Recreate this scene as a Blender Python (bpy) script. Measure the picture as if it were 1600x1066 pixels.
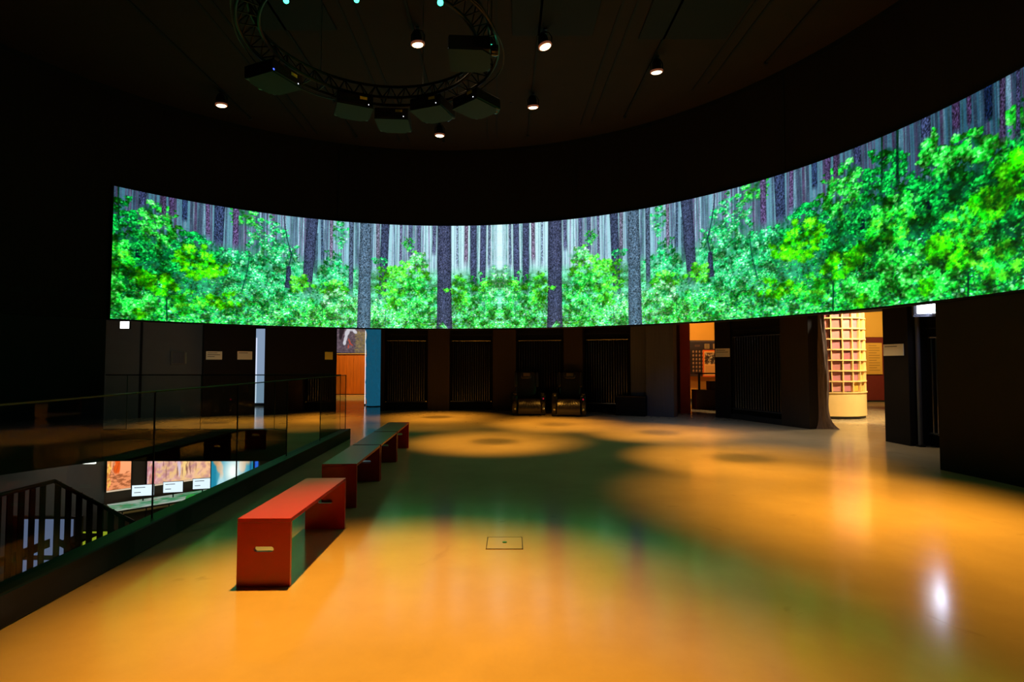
import bpy, math, random
import numpy as np
from mathutils import Vector, Matrix

R = math.radians
for o in list(bpy.data.objects):
    bpy.data.objects.remove(o, do_unlink=True)
S = bpy.context.scene
COL = S.collection
random.seed(7)
rng = np.random.default_rng(11)

# ------------------------------------------------------------------ camera
EYE = 1.5
FPX = 850.0
PITCH = math.atan(34 / 850.0)
cam_d = bpy.data.cameras.new('camera')
cam = bpy.data.objects.new('camera', cam_d)
COL.objects.link(cam)
cam.location = (0, 0, EYE)
cam.rotation_euler = (math.pi / 2 + PITCH, 0, 0)
cam_d.sensor_width = 36
cam_d.lens = 36 * FPX / 1600
cam_d.clip_start = 0.05
cam_d.clip_end = 200
S.camera = cam

# ------------------------------------------------------------------ world, exposure
S.view_settings.view_transform = 'Standard'
S.view_settings.look = 'None'
S.view_settings.exposure = 0.0
S.view_settings.gamma = 1.0
S.view_settings.use_curve_mapping = False
W = bpy.data.worlds.new('world')
S.world = W
W.use_nodes = True
W.node_tree.nodes['Background'].inputs[0].default_value = (0.0, 0.0, 0.0, 1)
W.node_tree.nodes['Background'].inputs[1].default_value = 0.0

WARM = (1.0, 0.43, 0.045)


def aim(o, target):
    d = Vector(target) - o.location
    o.rotation_euler = d.to_track_quat('-Z', 'Y').to_euler()


def spot(name, loc, target, power, angle, blend=0.7, col=WARM, radius=0.07, donut=0.0, parent=None):
    """lamp light with its own beam profile (a slightly darker middle when donut > 0)"""
    l = bpy.data.lights.new(name, 'SPOT')
    l.energy = power
    l.color = col
    l.spot_size = R(angle)
    l.spot_blend = blend
    l.shadow_soft_size = radius
    o = bpy.data.objects.new(name, l)
    COL.objects.link(o)
    o.location = loc
    aim(o, target)
    if donut > 0:
        l.use_nodes = True
        nt = l.node_tree
        em = nt.nodes['Emission']
        tc = nt.nodes.new('ShaderNodeTexCoord')
        sep = nt.nodes.new('ShaderNodeSeparateXYZ')
        nt.links.new(tc.outputs['Normal'], sep.inputs[0])
        ab = nt.nodes.new('ShaderNodeMath'); ab.operation = 'ABSOLUTE'
        nt.links.new(sep.outputs['Z'], ab.inputs[0])
        mr = nt.nodes.new('ShaderNodeMapRange')
        mr.interpolation_type = 'SMOOTHSTEP'
        mr.inputs[1].default_value = math.cos(R(angle * 0.15))
        mr.inputs[2].default_value = math.cos(R(angle * 0.03))
        mr.inputs[3].default_value = 1.0
        mr.inputs[4].default_value = 1.0 - donut
        nt.links.new(ab.outputs[0], mr.inputs[0])
        nt.links.new(mr.outputs[0], em.inputs['Strength'])
    if parent is not None:
        o.parent = parent
        o.matrix_parent_inverse = Matrix.LocRotScale(parent.location, parent.rotation_euler, parent.scale).inverted()
    return o


def area(name, loc, target, power, sx, sy, col=(1, 1, 1), parent=None):
    l = bpy.data.lights.new(name, 'AREA')
    l.shape = 'RECTANGLE'
    l.size = sx
    l.size_y = sy
    l.energy = power
    l.color = col
    o = bpy.data.objects.new(name, l)
    COL.objects.link(o)
    o.location = loc
    aim(o, target)
    if parent is not None:
        o.parent = parent
        o.matrix_parent_inverse = Matrix.LocRotScale(parent.location, parent.rotation_euler, parent.scale).inverted()
    return o


# ------------------------------------------------------------------ pixel -> place helpers
def ray(x, y):
    d = Vector((x - 800.0, FPX, -(y - 533.0)))
    c, s = math.cos(PITCH), math.sin(PITCH)
    return Vector((d.x, d.y * c - d.z * s, d.y * s + d.z * c))


def at_z(x, y, z=0.0):          # pixel on a horizontal plane
    d = ray(x, y)
    return d * ((z - EYE) / d.z) + Vector((0, 0, EYE))


def at_y(x, y, Y):              # pixel at a known depth
    d = ray(x, y)
    return d * (Y / d.y) + Vector((0, 0, EYE))


CX, CY, RD = -1.67, 6.15, 7.83  # the round hall: centre and radius of the hanging drum


def on_circle(x, y, rad=RD):    # pixel on the cylinder of that radius
    d = ray(x, y)
    a = d.x ** 2 + d.y ** 2
    b = -2 * (d.x * CX + d.y * CY)
    c = CX ** 2 + CY ** 2 - rad ** 2
    t = (-b + math.sqrt(b * b - 4 * a * c)) / 2 / a
    return d * t + Vector((0, 0, EYE))


def phi_of(p):
    return math.degrees(math.atan2(p.x - CX, p.y - CY))


def on_phi(deg, rad, z=0.0):
    return Vector((CX + rad * math.sin(R(deg)), CY + rad * math.cos(R(deg)), z))


# ------------------------------------------------------------------ mesh helpers
class MB:
    def __init__(self):
        self.v = []
        self.f = []

    def add(self, vs, fs):
        n = len(self.v)
        self.v += [tuple(p) for p in vs]
        self.f += [tuple(i + n for i in q) for q in fs]
        return self

    def box(self, x0, x1, y0, y1, z0, z1, M=None):
        vs = [Vector(p) for p in ((x0, y0, z0), (x1, y0, z0), (x1, y1, z0), (x0, y1, z0),
                                  (x0, y0, z1), (x1, y0, z1), (x1, y1, z1), (x0, y1, z1))]
        if M is not None:
            vs = [M @ p for p in vs]
        return self.add(vs, [(0, 3, 2, 1), (4, 5, 6, 7), (0, 1, 5, 4), (1, 2, 6, 5), (2, 3, 7, 6), (3, 0, 4, 7)])

    def prism(self, pts, z0, z1):           # pts: list of (x, y), counter-clockwise
        n = len(pts)
        vs = [(p[0], p[1], z0) for p in pts] + [(p[0], p[1], z1) for p in pts]
        fs = [tuple(reversed(range(n))), tuple(range(n, 2 * n))]
        fs += [(i, (i + 1) % n, n + (i + 1) % n, n + i) for i in range(n)]
        return self.add(vs, fs)

    def tube(self, path, r, n=8, closed=False, rs=None):
        path = [Vector(p) for p in path]
        m = len(path)
        vs, fs = [], []
        up0 = None
        for i, p in enumerate(path):
            if closed:
                t = path[(i + 1) % m] - path[i - 1]
            else:
                t = path[min(i + 1, m - 1)] - path[max(i - 1, 0)]
            t.normalize()
            if up0 is None:
                a = Vector((0, 0, 1)) if abs(t.z) < 0.9 else Vector((1, 0, 0))
                up0 = (a - t * a.dot(t)).normalized()
            else:
                up0 = (up0 - t * up0.dot(t)).normalized()
            s = t.cross(up0)
            rr = rs[i] if rs else r
            for k in range(n):
                w = 2 * math.pi * k / n
                vs.append(p + (up0 * math.cos(w) + s * math.sin(w)) * rr)
        for i in range(m if closed else m - 1):
            j = (i + 1) % m
            for k in range(n):
                l = (k + 1) % n
                fs.append((i * n + k, i * n + l, j * n + l, j * n + k))
        if not closed:
            fs.append(tuple(reversed(range(n))))
            fs.append(tuple(range((m - 1) * n, m * n)))
        return self.add(vs, fs)

    def cyl(self, p0, p1, r, n=16, r2=None):
        return self.tube([p0, p1], r, n, rs=[r, r if r2 is None else r2])

    def lathe(self, prof, n=24, c=(0, 0, 0)):
        vs, fs = [], []
        m = len(prof)
        for (r, z) in prof:
            for k in range(n):
                w = 2 * math.pi * k / n
                vs.append((c[0] + r * math.cos(w), c[1] + r * math.sin(w), c[2] + z))
        for i in range(m - 1):
            for k in range(n):
                l = (k + 1) % n
                fs.append((i * n + k, i * n + l, (i + 1) * n + l, (i + 1) * n + k))
        fs.append(tuple(reversed(range(n))))
        fs.append(tuple(range((m - 1) * n, m * n)))
        return self.add(vs, fs)

    def arc(self, r0, r1, a0, a1, z0, z1, n=48, c=(CX, CY)):   # curved wall, angles like phi
        vs, fs = [], []
        for i in range(n + 1):
            a = R(a0 + (a1 - a0) * i / n)
            for (r, z) in ((r0, z0), (r1, z0), (r1, z1), (r0, z1)):
                vs.append((c[0] + r * math.sin(a), c[1] + r * math.cos(a), z))
        for i in range(n):
            for k in range(4):
                l = (k + 1) % 4
                fs.append((i * 4 + k, i * 4 + l, i * 4 + 4 + l, i * 4 + 4 + k))
        if abs(a1 - a0) < 359.9:
            fs.append((3, 2, 1, 0))
            fs.append((n * 4, n * 4 + 1, n * 4 + 2, n * 4 + 3))
        return self.add(vs, fs)

    def build(self, name, mat, parent=None, smooth=False, bevel=0.0, seg=2):
        me = bpy.data.meshes.new(name)
        me.from_pydata(self.v, [], self.f)
        me.validate()
        import bmesh
        bm = bmesh.new()
        bm.from_mesh(me)
        bmesh.ops.recalc_face_normals(bm, faces=bm.faces)
        bm.to_mesh(me)
        bm.free()
        me.materials.append(mat)
        o = bpy.data.objects.new(name, me)
        COL.objects.link(o)
        if parent is not None:
            o.parent = parent
        if smooth:
            me.polygons.foreach_set('use_smooth', [True] * len(me.polygons))
            try:
                me.set_sharp_from_angle(angle=R(40))
            except Exception:
                pass
        if bevel > 0:
            b = o.modifiers.new('bevel', 'BEVEL')
            b.width = bevel
            b.segments = seg
            b.limit_method = 'ANGLE'
        return o


def tag(o, label=None, cat=None, group=None, kind=None):
    if label: o['label'] = label
    if cat: o['category'] = cat
    if group: o['group'] = group
    if kind: o['kind'] = kind
    return o


def thing(name, label, cat, loc=(0, 0, 0), rz=0.0, group=None):
    o = bpy.data.objects.new(name, None)
    o.empty_display_size = 0.1
    COL.objects.link(o)
    o.location = loc
    o.rotation_euler = (0, 0, rz)
    return tag(o, label, cat, group)


def struct(o, label=None):
    o['kind'] = 'structure'
    if label: o['label'] = label
    return o


def copy_tree(o, parent=None):
    c = o.copy()
    COL.objects.link(c)
    if parent is not None:
        c.parent = parent
    for ch in list(o.children):
        copy_tree(ch, c)
    return c


# ------------------------------------------------------------------ materials
def mat(name, col, rough=0.6, metal=0.0, spec=0.5, var=0.0, vscale=6.0, bump=0.0, bscale=60.0,
        coat=0.0, coat_rough=0.1, emit=None, strength=0.0, stretch=(1, 1, 1)):
    m = bpy.data.materials.new(name)
    m.use_nodes = True
    nt = m.node_tree
    b = nt.nodes['Principled BSDF']
    b.inputs['Base Color'].default_value = (*col, 1)
    b.inputs['Roughness'].default_value = rough
    b.inputs['Metallic'].default_value = metal
    b.inputs['Specular IOR Level'].default_value = spec
    b.inputs['Coat Weight'].default_value = coat
    b.inputs['Coat Roughness'].default_value = coat_rough
    if emit is not None:
        b.inputs['Emission Color'].default_value = (*emit, 1)
        b.inputs['Emission Strength'].default_value = strength
    if var > 0 or bump > 0:
        tc = nt.nodes.new('ShaderNodeTexCoord')
        mp = nt.nodes.new('ShaderNodeMapping')
        mp.inputs['Scale'].default_value = stretch
        nt.links.new(tc.outputs['Object'], mp.inputs[0])
    if var > 0:
        n = nt.nodes.new('ShaderNodeTexNoise')
        n.inputs['Scale'].default_value = vscale
        n.inputs['Detail'].default_value = 5
        nt.links.new(mp.outputs[0], n.inputs['Vector'])
        mx = nt.nodes.new('ShaderNodeMix')
        mx.data_type = 'RGBA'
        mx.inputs[6].default_value = (*[c * (1 - var) for c in col], 1)
        mx.inputs[7].default_value = (*[min(1, c * (1 + var)) for c in col], 1)
        nt.links.new(n.outputs['Fac'], mx.inputs[0])
        nt.links.new(mx.outputs[2], b.inputs['Base Color'])
    if bump > 0:
        n2 = nt.nodes.new('ShaderNodeTexNoise')
        n2.inputs['Scale'].default_value = bscale
        n2.inputs['Detail'].default_value = 3
        nt.links.new(mp.outputs[0], n2.inputs['Vector'])
        bp = nt.nodes.new('ShaderNodeBump')
        bp.inputs['Strength'].default_value = bump
        bp.inputs['Distance'].default_value = 0.01
        nt.links.new(n2.outputs['Fac'], bp.inputs['Height'])
        nt.links.new(bp.outputs[0], b.inputs['Normal'])
    return m


def glow(name, col, strength):
    m = bpy.data.materials.new(name)
    m.use_nodes = True
    nt = m.node_tree
    nt.nodes.clear()
    e = nt.nodes.new('ShaderNodeEmission')
    e.inputs[0].default_value = (*col, 1)
    e.inputs[1].default_value = strength
    out = nt.nodes.new('ShaderNodeOutputMaterial')
    nt.links.new(e.outputs[0], out.inputs[0])
    return m


def colour_attr(name, emit=0.0, rough=0.5, diffuse=1.0, spec=0.3):
    """material that shows the flat print stored on its mesh (posters, screens)"""
    m = bpy.data.materials.new(name)
    m.use_nodes = True
    nt = m.node_tree
    b = nt.nodes['Principled BSDF']
    a = nt.nodes.new('ShaderNodeAttribute')
    a.attribute_name = 'print'
    b.inputs['Roughness'].default_value = rough
    b.inputs['Specular IOR Level'].default_value = spec
    if emit > 0:
        nt.links.new(a.outputs['Color'], b.inputs['Emission Color'])
        b.inputs['Emission Strength'].default_value = emit
        b.inputs['Base Color'].default_value = (0.004, 0.004, 0.004, 1)
    else:
        nt.links.new(a.outputs['Color'], b.inputs['Base Color'])
    return m


def arch_glass(name, tint=(0.90, 0.97, 0.94), ior=1.5, edge=0.0):
    m = bpy.data.materials.new(name)
    m.use_nodes = True
    nt = m.node_tree
    nt.nodes.clear()
    t = nt.nodes.new('ShaderNodeBsdfTransparent')
    t.inputs[0].default_value = (*tint, 1)
    g = nt.nodes.new('ShaderNodeBsdfGlossy')
    g.inputs[1].default_value = 0.01
    fr = nt.nodes.new('ShaderNodeFresnel')
    fr.inputs[0].default_value = ior
    mx = nt.nodes.new('ShaderNodeMixShader')
    out = nt.nodes.new('ShaderNodeOutputMaterial')
    nt.links.new(fr.outputs[0], mx.inputs[0])
    nt.links.new(t.outputs[0], mx.inputs[1])
    nt.links.new(g.outputs[0], mx.inputs[2])
    nt.links.new(mx.outputs[0], out.inputs[0])
    return m


M = {}
M['drum'] = mat('dark brown fabric', (0.011, 0.0085, 0.007), 0.9, spec=0.15, var=0.35, vscale=3, stretch=(14, 14, 0.25))
M['ceiling'] = mat('dark brown ceiling board', (0.020, 0.011, 0.007), 0.85, spec=0.2, var=0.2, vscale=2)
M['black'] = mat('matt black paint', (0.006, 0.006, 0.006), 0.75, spec=0.2, var=0.2, vscale=8)
M['blackwall'] = mat('black wall paint', (0.009, 0.007, 0.006), 0.8, spec=0.2, var=0.25, vscale=4)
M['blackmetal'] = mat('black metal', (0.010, 0.010, 0.011), 0.42, metal=0.4, var=0.1)
M['pillar'] = mat('dark brown stained wood', (0.030, 0.018, 0.011), 0.6, spec=0.3, var=0.35, vscale=3, stretch=(12, 12, 0.4))
M['slate'] = mat('dark slate blue board', (0.075, 0.078, 0.095), 0.55, spec=0.3, var=0.3, vscale=4, stretch=(9, 9, 0.3))
M['greywall'] = mat('grey plaster', (0.10, 0.10, 0.095), 0.8, var=0.15, vscale=3)
M['bench'] = mat('red lacquered board', (0.40, 0.007, 0.003), 0.30, spec=0.5, var=0.10, vscale=9, bump=0.03, bscale=120)
M['curb'] = mat('black painted curb', (0.0035, 0.003, 0.003), 0.42, spec=0.22, var=0.2)
M['glass'] = arch_glass('clear greenish glass')
M['glass_edge'] = mat('polished glass edge', (0.015, 0.05, 0.032), 0.2, spec=0.6, var=0.1)
M['leather'] = mat('black leather', (0.022, 0.018, 0.017), 0.26, spec=0.6, var=0.2, bump=0.15, bscale=90)
M['plastic'] = mat('glossy black plastic', (0.008, 0.008, 0.009), 0.18, spec=0.6, var=0.1)
M['steel'] = mat('brushed steel', (0.45, 0.45, 0.46), 0.3, metal=1.0, var=0.1)
M['chrome'] = mat('polished bracket', (0.7, 0.7, 0.72), 0.15, metal=1.0, var=0.05)
M['radiator'] = mat('black enamelled tube', (0.17, 0.18, 0.20), 0.22, spec=0.7, metal=0.95, var=0.1)
M['orange'] = mat('orange wall paint', (0.80, 0.33, 0.03), 0.7, var=0.06, vscale=2)
M['redpaint'] = mat('red wall paint', (0.45, 0.035, 0.012), 0.65, var=0.1)
M['darkred'] = mat('dark red wall paint', (0.18, 0.018, 0.012), 0.65, var=0.1)
M['yellow'] = mat('yellow wall paint', (0.80, 0.45, 0.07), 0.7, var=0.05, vscale=2)
M['cream'] = mat('cream laminate', (0.88, 0.62, 0.24), 0.35, var=0.04)
M['woodorange'] = mat('orange stained wood', (0.85, 0.21, 0.01), 0.5, var=0.35, vscale=3, stretch=(5, 5, 0.5))
M['paper'] = mat('printed cream card', (0.80, 0.74, 0.56), 0.7, var=0.05)
M['paper_yellow'] = mat('printed yellow card', (0.85, 0.68, 0.08), 0.7, var=0.05)
M['ink'] = mat('dark ink', (0.08, 0.07, 0.05), 0.7, var=0.05)
M['bark'] = mat('weathered tree bark', (0.30, 0.18, 0.10), 0.85, var=0.85, vscale=4, bump=1.0, bscale=14, stretch=(4, 4, 0.7))
M['skirt'] = mat('black skirting', (0.012, 0.010, 0.010), 0.5, var=0.1)
M['lowfloor'] = mat('brown parquet', (0.14, 0.075, 0.035), 0.35, var=0.3, vscale=4)
M['stairwood'] = mat('brown stair wood', (0.13, 0.065, 0.028), 0.45, var=0.3, vscale=4, stretch=(1, 6, 6))
M['copper'] = mat('copper rim with added glow', (0.55, 0.20, 0.12), 0.35, metal=0.6, var=0.05, emit=(1.0, 0.30, 0.15), strength=0.12)  # weak emission stands in for lens light spilling onto the rim
M['lens_warm'] = glow('warm lamp lens', (1.0, 0.66, 0.32), 9.0)
M['led_green'] = glow('green lamp lens', (0.05, 1.0, 0.45), 6.0)
M['led_blue'] = glow('blue status lamp', (0.05, 0.10, 1.0), 3.0)
M['led_white'] = glow('white status lamp', (0.8, 0.85, 1.0), 2.0)
M['led_red'] = glow('red status lamp', (1.0, 0.03, 0.08), 0.35)
M['sign_white'] = glow('lit white sign face', (0.86, 0.90, 1.0), 7.0)
M['sign_left'] = glow('lit small sign face', (0.95, 1.0, 0.95), 3.0)
M['sign_green'] = glow('lit green sign mark', (0.35, 0.85, 0.6), 4.0)
M['plate'] = mat('grey steel bottom plate', (0.009, 0.018, 0.014), 0.6, spec=0.15, var=0.12)
M['sticker'] = mat('yellow sticker', (0.70, 0.60, 0.08), 0.5, var=0.05)
M['foil'] = None


def floor_mat():
    m = bpy.data.materials.new('polished ochre screed')
    m.use_nodes = True
    nt = m.node_tree
    b = nt.nodes['Principled BSDF']
    tc = nt.nodes.new('ShaderNodeTexCoord')
    n1 = nt.nodes.new('ShaderNodeTexNoise')
    n1.inputs['Scale'].default_value = 0.8
    n1.inputs['Detail'].default_value = 8
    n1.inputs['Roughness'].default_value = 0.6
    nt.links.new(tc.outputs['Object'], n1.inputs['Vector'])
    cr = nt.nodes.new('ShaderNodeValToRGB')
    cr.color_ramp.elements[0].position = 0.3
    cr.color_ramp.elements[0].color = (0.46, 0.36, 0.19, 1)
    cr.color_ramp.elements[1].position = 0.7
    cr.color_ramp.elements[1].color = (0.58, 0.46, 0.25, 1)
    nt.links.new(n1.outputs['Fac'], cr.inputs[0])
    # faint dark scuffs with a shape of their own
    n3 = nt.nodes.new('ShaderNodeTexNoise')
    n3.inputs['Scale'].default_value = 2.2
    n3.inputs['Detail'].default_value = 10
    n3.inputs['Distortion'].default_value = 1.5
    nt.links.new(tc.outputs['Object'], n3.inputs['Vector'])
    r3 = nt.nodes.new('ShaderNodeValToRGB')
    r3.color_ramp.elements[0].position = 0.66
    r3.color_ramp.elements[0].color = (1, 1, 1, 1)
    r3.color_ramp.elements[1].position = 0.80
    r3.color_ramp.elements[1].color = (0.72, 0.70, 0.66, 1)
    nt.links.new(n3.outputs['Fac'], r3.inputs[0])
    mx = nt.nodes.new('ShaderNodeMix')
    mx.data_type = 'RGBA'
    mx.blend_type = 'MULTIPLY'
    mx.inputs[0].default_value = 1.0
    nt.links.new(cr.outputs[0], mx.inputs[6])
    nt.links.new(r3.outputs[0], mx.inputs[7])
    nt.links.new(mx.outputs[2], b.inputs['Base Color'])
    n2 = nt.nodes.new('ShaderNodeTexNoise')
    n2.inputs['Scale'].default_value = 5
    n2.inputs['Detail'].default_value = 6
    nt.links.new(tc.outputs['Object'], n2.inputs['Vector'])
    mr = nt.nodes.new('ShaderNodeMapRange')
    mr.inputs[3].default_value = 0.12
    mr.inputs[4].default_value = 0.19
    nt.links.new(n2.outputs['Fac'], mr.inputs[0])
    nt.links.new(mr.outputs[0], b.inputs['Roughness'])
    b.inputs['Specular IOR Level'].default_value = 0.42
    bp = nt.nodes.new('ShaderNodeBump')
    bp.inputs['Strength'].default_value = 0.006
    bp.inputs['Distance'].default_value = 0.02
    n4 = nt.nodes.new('ShaderNodeTexNoise')
    n4.inputs['Scale'].default_value = 14
    nt.links.new(tc.outputs['Object'], n4.inputs['Vector'])
    nt.links.new(n4.outputs['Fac'], bp.inputs['Height'])
    nt.links.new(bp.outputs[0], b.inputs['Normal'])
    return m


M['floor'] = floor_mat()


# ------------------------------------------------------------------ flat prints on grids
def to_lin(a):
    a = np.clip(a, 0, 1)
    return np.where(a <= 0.04045, a / 12.92, ((a + 0.055) / 1.055) ** 2.4)


def print_grid(name, pos, img, m, parent=None):
    """grid mesh; pos(i, j) arrays -> Nx3, img rows x cols x 3 in sRGB, row 0 at the top"""
    H_, W_ = img.shape[:2]
    me = bpy.data.meshes.new(name)
    nv = H_ * W_
    me.vertices.add(nv)
    me.vertices.foreach_set('co', pos.reshape(-1).astype(np.float32))
    idx = np.arange(nv).reshape(H_, W_)
    q = np.stack([idx[1:, :-1], idx[1:, 1:], idx[:-1, 1:], idx[:-1, :-1]], -1).reshape(-1, 4)
    nf = len(q)
    me.loops.add(nf * 4)
    me.loops.foreach_set('vertex_index', q.reshape(-1).astype(np.int32))
    me.polygons.add(nf)
    me.polygons.foreach_set('loop_start', (np.arange(nf) * 4).astype(np.int32))
    me.update(calc_edges=True)
    ca = me.color_attributes.new('print', 'FLOAT_COLOR', 'POINT')
    rgba = np.ones((nv, 4), np.float32)
    rgba[:, :3] = to_lin(img).reshape(-1, 3)
    ca.data.foreach_set('color', rgba.reshape(-1))
    me.materials.append(m)
    o = bpy.data.objects.new(name, me)
    COL.objects.link(o)
    if parent is not None:
        o.parent = parent
    return o


def flat_print(name, img, m, p_tl, p_tr, p_bl, parent=None, origin=Vector((0, 0, 0))):
    H_, W_ = img.shape[:2]
    a = np.array(p_tl - origin)
    u = np.array(p_tr - p_tl)
    w = np.array(p_bl - p_tl)
    jj, ii = np.meshgrid(np.linspace(0, 1, W_), np.linspace(0, 1, H_))
    pos = a + jj[..., None] * u + ii[..., None] * w
    return print_grid(name, pos, img, m, parent)


def C8(*c):
    return np.array(c, float) / 255.0


def blob(img, x, y, rx, ry, ang, col, a=1.0, lobes=0, soft=2.5):
    H_, W_ = img.shape[:2]
    r = max(rx, ry) + 1.5
    x0, x1 = int(max(0, x - r)), int(min(W_, x + r + 1))
    y0, y1 = int(max(0, y - r)), int(min(H_, y + r + 1))
    if x1 <= x0 or y1 <= y0:
        return
    yy, xx = np.mgrid[y0:y1, x0:x1]
    dx, dy = xx - x, yy - y
    c, s = math.cos(ang), math.sin(ang)
    ex = (dx * c + dy * s) / max(rx, 0.4)
    ey = (-dx * s + dy * c) / max(ry, 0.4)
    d = np.sqrt(ex * ex + ey * ey)
    if lobes:
        th = np.arctan2(ey, ex)
        d = d / (0.72 + 0.28 * np.cos(lobes * th))
    k = np.clip((1.15 - d) * soft, 0, 1) * a
    img[y0:y1, x0:x1] += (col - img[y0:y1, x0:x1]) * k[..., None]


def seg_line(img, x0, y0, x1, y1, w0, w1, col, a=1.0):
    n = int(max(abs(x1 - x0), abs(y1 - y0)) * 1.2) + 2
    for t in np.linspace(0, 1, n):
        w = w0 + (w1 - w0) * t
        blob(img, x0 + (x1 - x0) * t, y0 + (y1 - y0) * t, w, w, 0, col, a)


# ------------------------------------------------------------------ the forest film shown on the curved screen
AX = 10.0               # the film is mirrored about this angle
D_MAX = 96.0
Z_T, Z_B = 5.04, 2.38
DENS = 104
CW = int(RD * R(D_MAX) * DENS)
CH = int((Z_T - Z_B) * DENS)


def cv(x, y):
    p = on_circle(x, y)
    return (phi_of(p) - AX) / D_MAX * CW, (Z_T - p.z) / (Z_T - Z_B) * CH


def paint_forest():
    img = np.zeros((CH, CW, 3))
    yy, xx = np.mgrid[0:CH, 0:CW]
    t = xx / CW
    pale = C8(205, 240, 242)
    mid = C8(128, 178, 196)
    far = C8(66, 110, 130)
    k1 = np.clip(t / 0.35, 0, 1)[..., None]
    k2 = np.clip((t - 0.35) / 0.4, 0, 1)[..., None]
    img[:] = pale * (1 - k1) + mid * k1
    img[:] = img * (1 - k2) + far * k2
    img += (rng.random((CH, CW, 1)) - 0.5) * 0.07
    # far thin trunks
    for pas, (n, wlo, whi, a) in enumerate(((420, 0.7, 2.2, 0.5), (260, 1.2, 3.6, 0.7), (70, 2.6, 5.5, 0.8))):
        for _ in range(n):
            x = rng.random() * CW
            w = rng.uniform(wlo, whi)
            tt = x / CW
            if pas > 0 and x < 16:
                continue
            pick = rng.random()
            if pick < 0.40:
                c = C8(78, 98, 124)
            elif pick < 0.40 + 0.35 * min(1, tt / 0.35):
                c = C8(104, 84, 122)
            elif pick < 0.85:
                c = C8(80, 118, 126)
            else:
                c = C8(170, 205, 226)
            c = c * (1.10 - 0.34 * min(1, tt / 0.7)) + 0.10 * (1 - min(1, tt / 0.3))
            lean = rng.uniform(-0.02, 0.02)
            bot = CH * rng.uniform(0.42, 0.62)
            ys = np.arange(0, int(bot))
            xc = x + lean * ys
            d = np.abs(np.arange(CW)[None, :] - xc[:, None])
            lo, hi = int(max(0, x - 12)), int(min(CW, x + 12))
            kk = np.clip(w / 2 + 0.5 - d[:, lo:hi], 0, 1) * a
            nz = 1 + (rng.random((len(ys), hi - lo, 1)) - 0.5) * 0.45 + 0.12 * np.sin(ys * rng.uniform(.05, .15) + rng.uniform(0, 6))[:, None, None]
            img[:int(bot), lo:hi] += (c * nz - img[:int(bot), lo:hi]) * kk[..., None]

    # fine needles and haze between the far trunks
    for _ in range(5200):
        x, y = rng.random() * CW, rng.random() * CH * 0.55
        tt = x / CW
        c = (C8(150, 225, 215) if rng.random() < 0.5 else C8(70, 150, 140)) * (1.05 - 0.35 * min(1, tt / .6))
        blob(img, x, y, rng.uniform(1, 3.2), rng.uniform(.5, 1.0), rng.normal(0, .5), c, rng.uniform(.12, .4))

    P_BRIGHT = [C8(88, 236, 40), C8(68, 228, 45), C8(122, 248, 80), C8(44, 208, 55), C8(104, 248, 100)]
    P_GREEN = [C8(36, 216, 72), C8(56, 236, 84), C8(14, 176, 56), C8(88, 244, 100), C8(130, 250, 140)]
    P_TEAL = [C8(24, 196, 98), C8(50, 222, 122), C8(10, 152, 76), C8(90, 240, 148), C8(150, 252, 185)]
    P_DARK = [C8(6, 130, 62), C8(14, 158, 70), C8(2, 98, 52), C8(26, 184, 82), C8(50, 205, 100)]
    P_MINT = [C8(120, 245, 150), C8(165, 250, 190), C8(70, 220, 115), C8(190, 255, 205), C8(85, 235, 90)]

    def leaves(cx, cy, rx, ry, pal, n, s, dark=C8(4, 95, 48), base=0.75, lobes=0, clip_top=None):
        x, y = cv(cx, cy)
        xa, _ = cv(cx - rx, cy)
        xb, _ = cv(cx + rx, cy)
        _, ya = cv(cx, cy - ry)
        _, yb = cv(cx, cy + ry)
        hx, hy = abs(xb - xa) / 2, abs(yb - ya) / 2
        n = int(n * 1.5)
        s = s * 1.08 if lobes else s * 1.0
        # ragged dark underlay made of clumps
        for _ in range(int(18 + hx * hy / 35)):
            w = rng.uniform(0, 2 * math.pi)
            q = math.sqrt(rng.random()) * 0.86
            c = dark * rng.uniform(0.7, 1.35) * 0.6 + pal[2] * 0.4
            blob(img, x + hx * q * math.cos(w), y + hy * q * math.sin(w), rng.uniform(3, 8), rng.uniform(2.5, 6),
                 rng.uniform(0, 3), c, base * 0.8, lobes=0, soft=1.1)
        # twiggy edge clusters, then leaves from the shaded inside to the lit outside
        cl = [(math.sqrt(rng.random()) * rng.uniform(0.75, 1.12), rng.uniform(0, 2 * math.pi)) for _ in range(int(10 + hx * hy / 60))]
        for i in range(n):
            q, w = cl[rng.integers(len(cl))]
            lx = x + hx * q * math.cos(w) + rng.normal(0, 3.2)
            ly = y + hy * q * math.sin(w) + rng.normal(0, 2.4)
            up = np.clip(0.5 - (ly - y) / (2.2 * hy), 0, 1)
            stage = i / n
            c = pal[rng.integers(len(pal))]
            sh = 0.50 + 0.72 * stage * (0.6 + 0.4 * up) + rng.uniform(-0.12, 0.12)
            sz = s * rng.uniform(0.6, 1.25)
            blob(img, lx, ly, sz, sz * rng.uniform(0.45, 0.8), rng.normal(0.0, 0.7), np.clip(c * sh, 0, 1), 0.94, lobes=lobes, soft=4.0)

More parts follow.
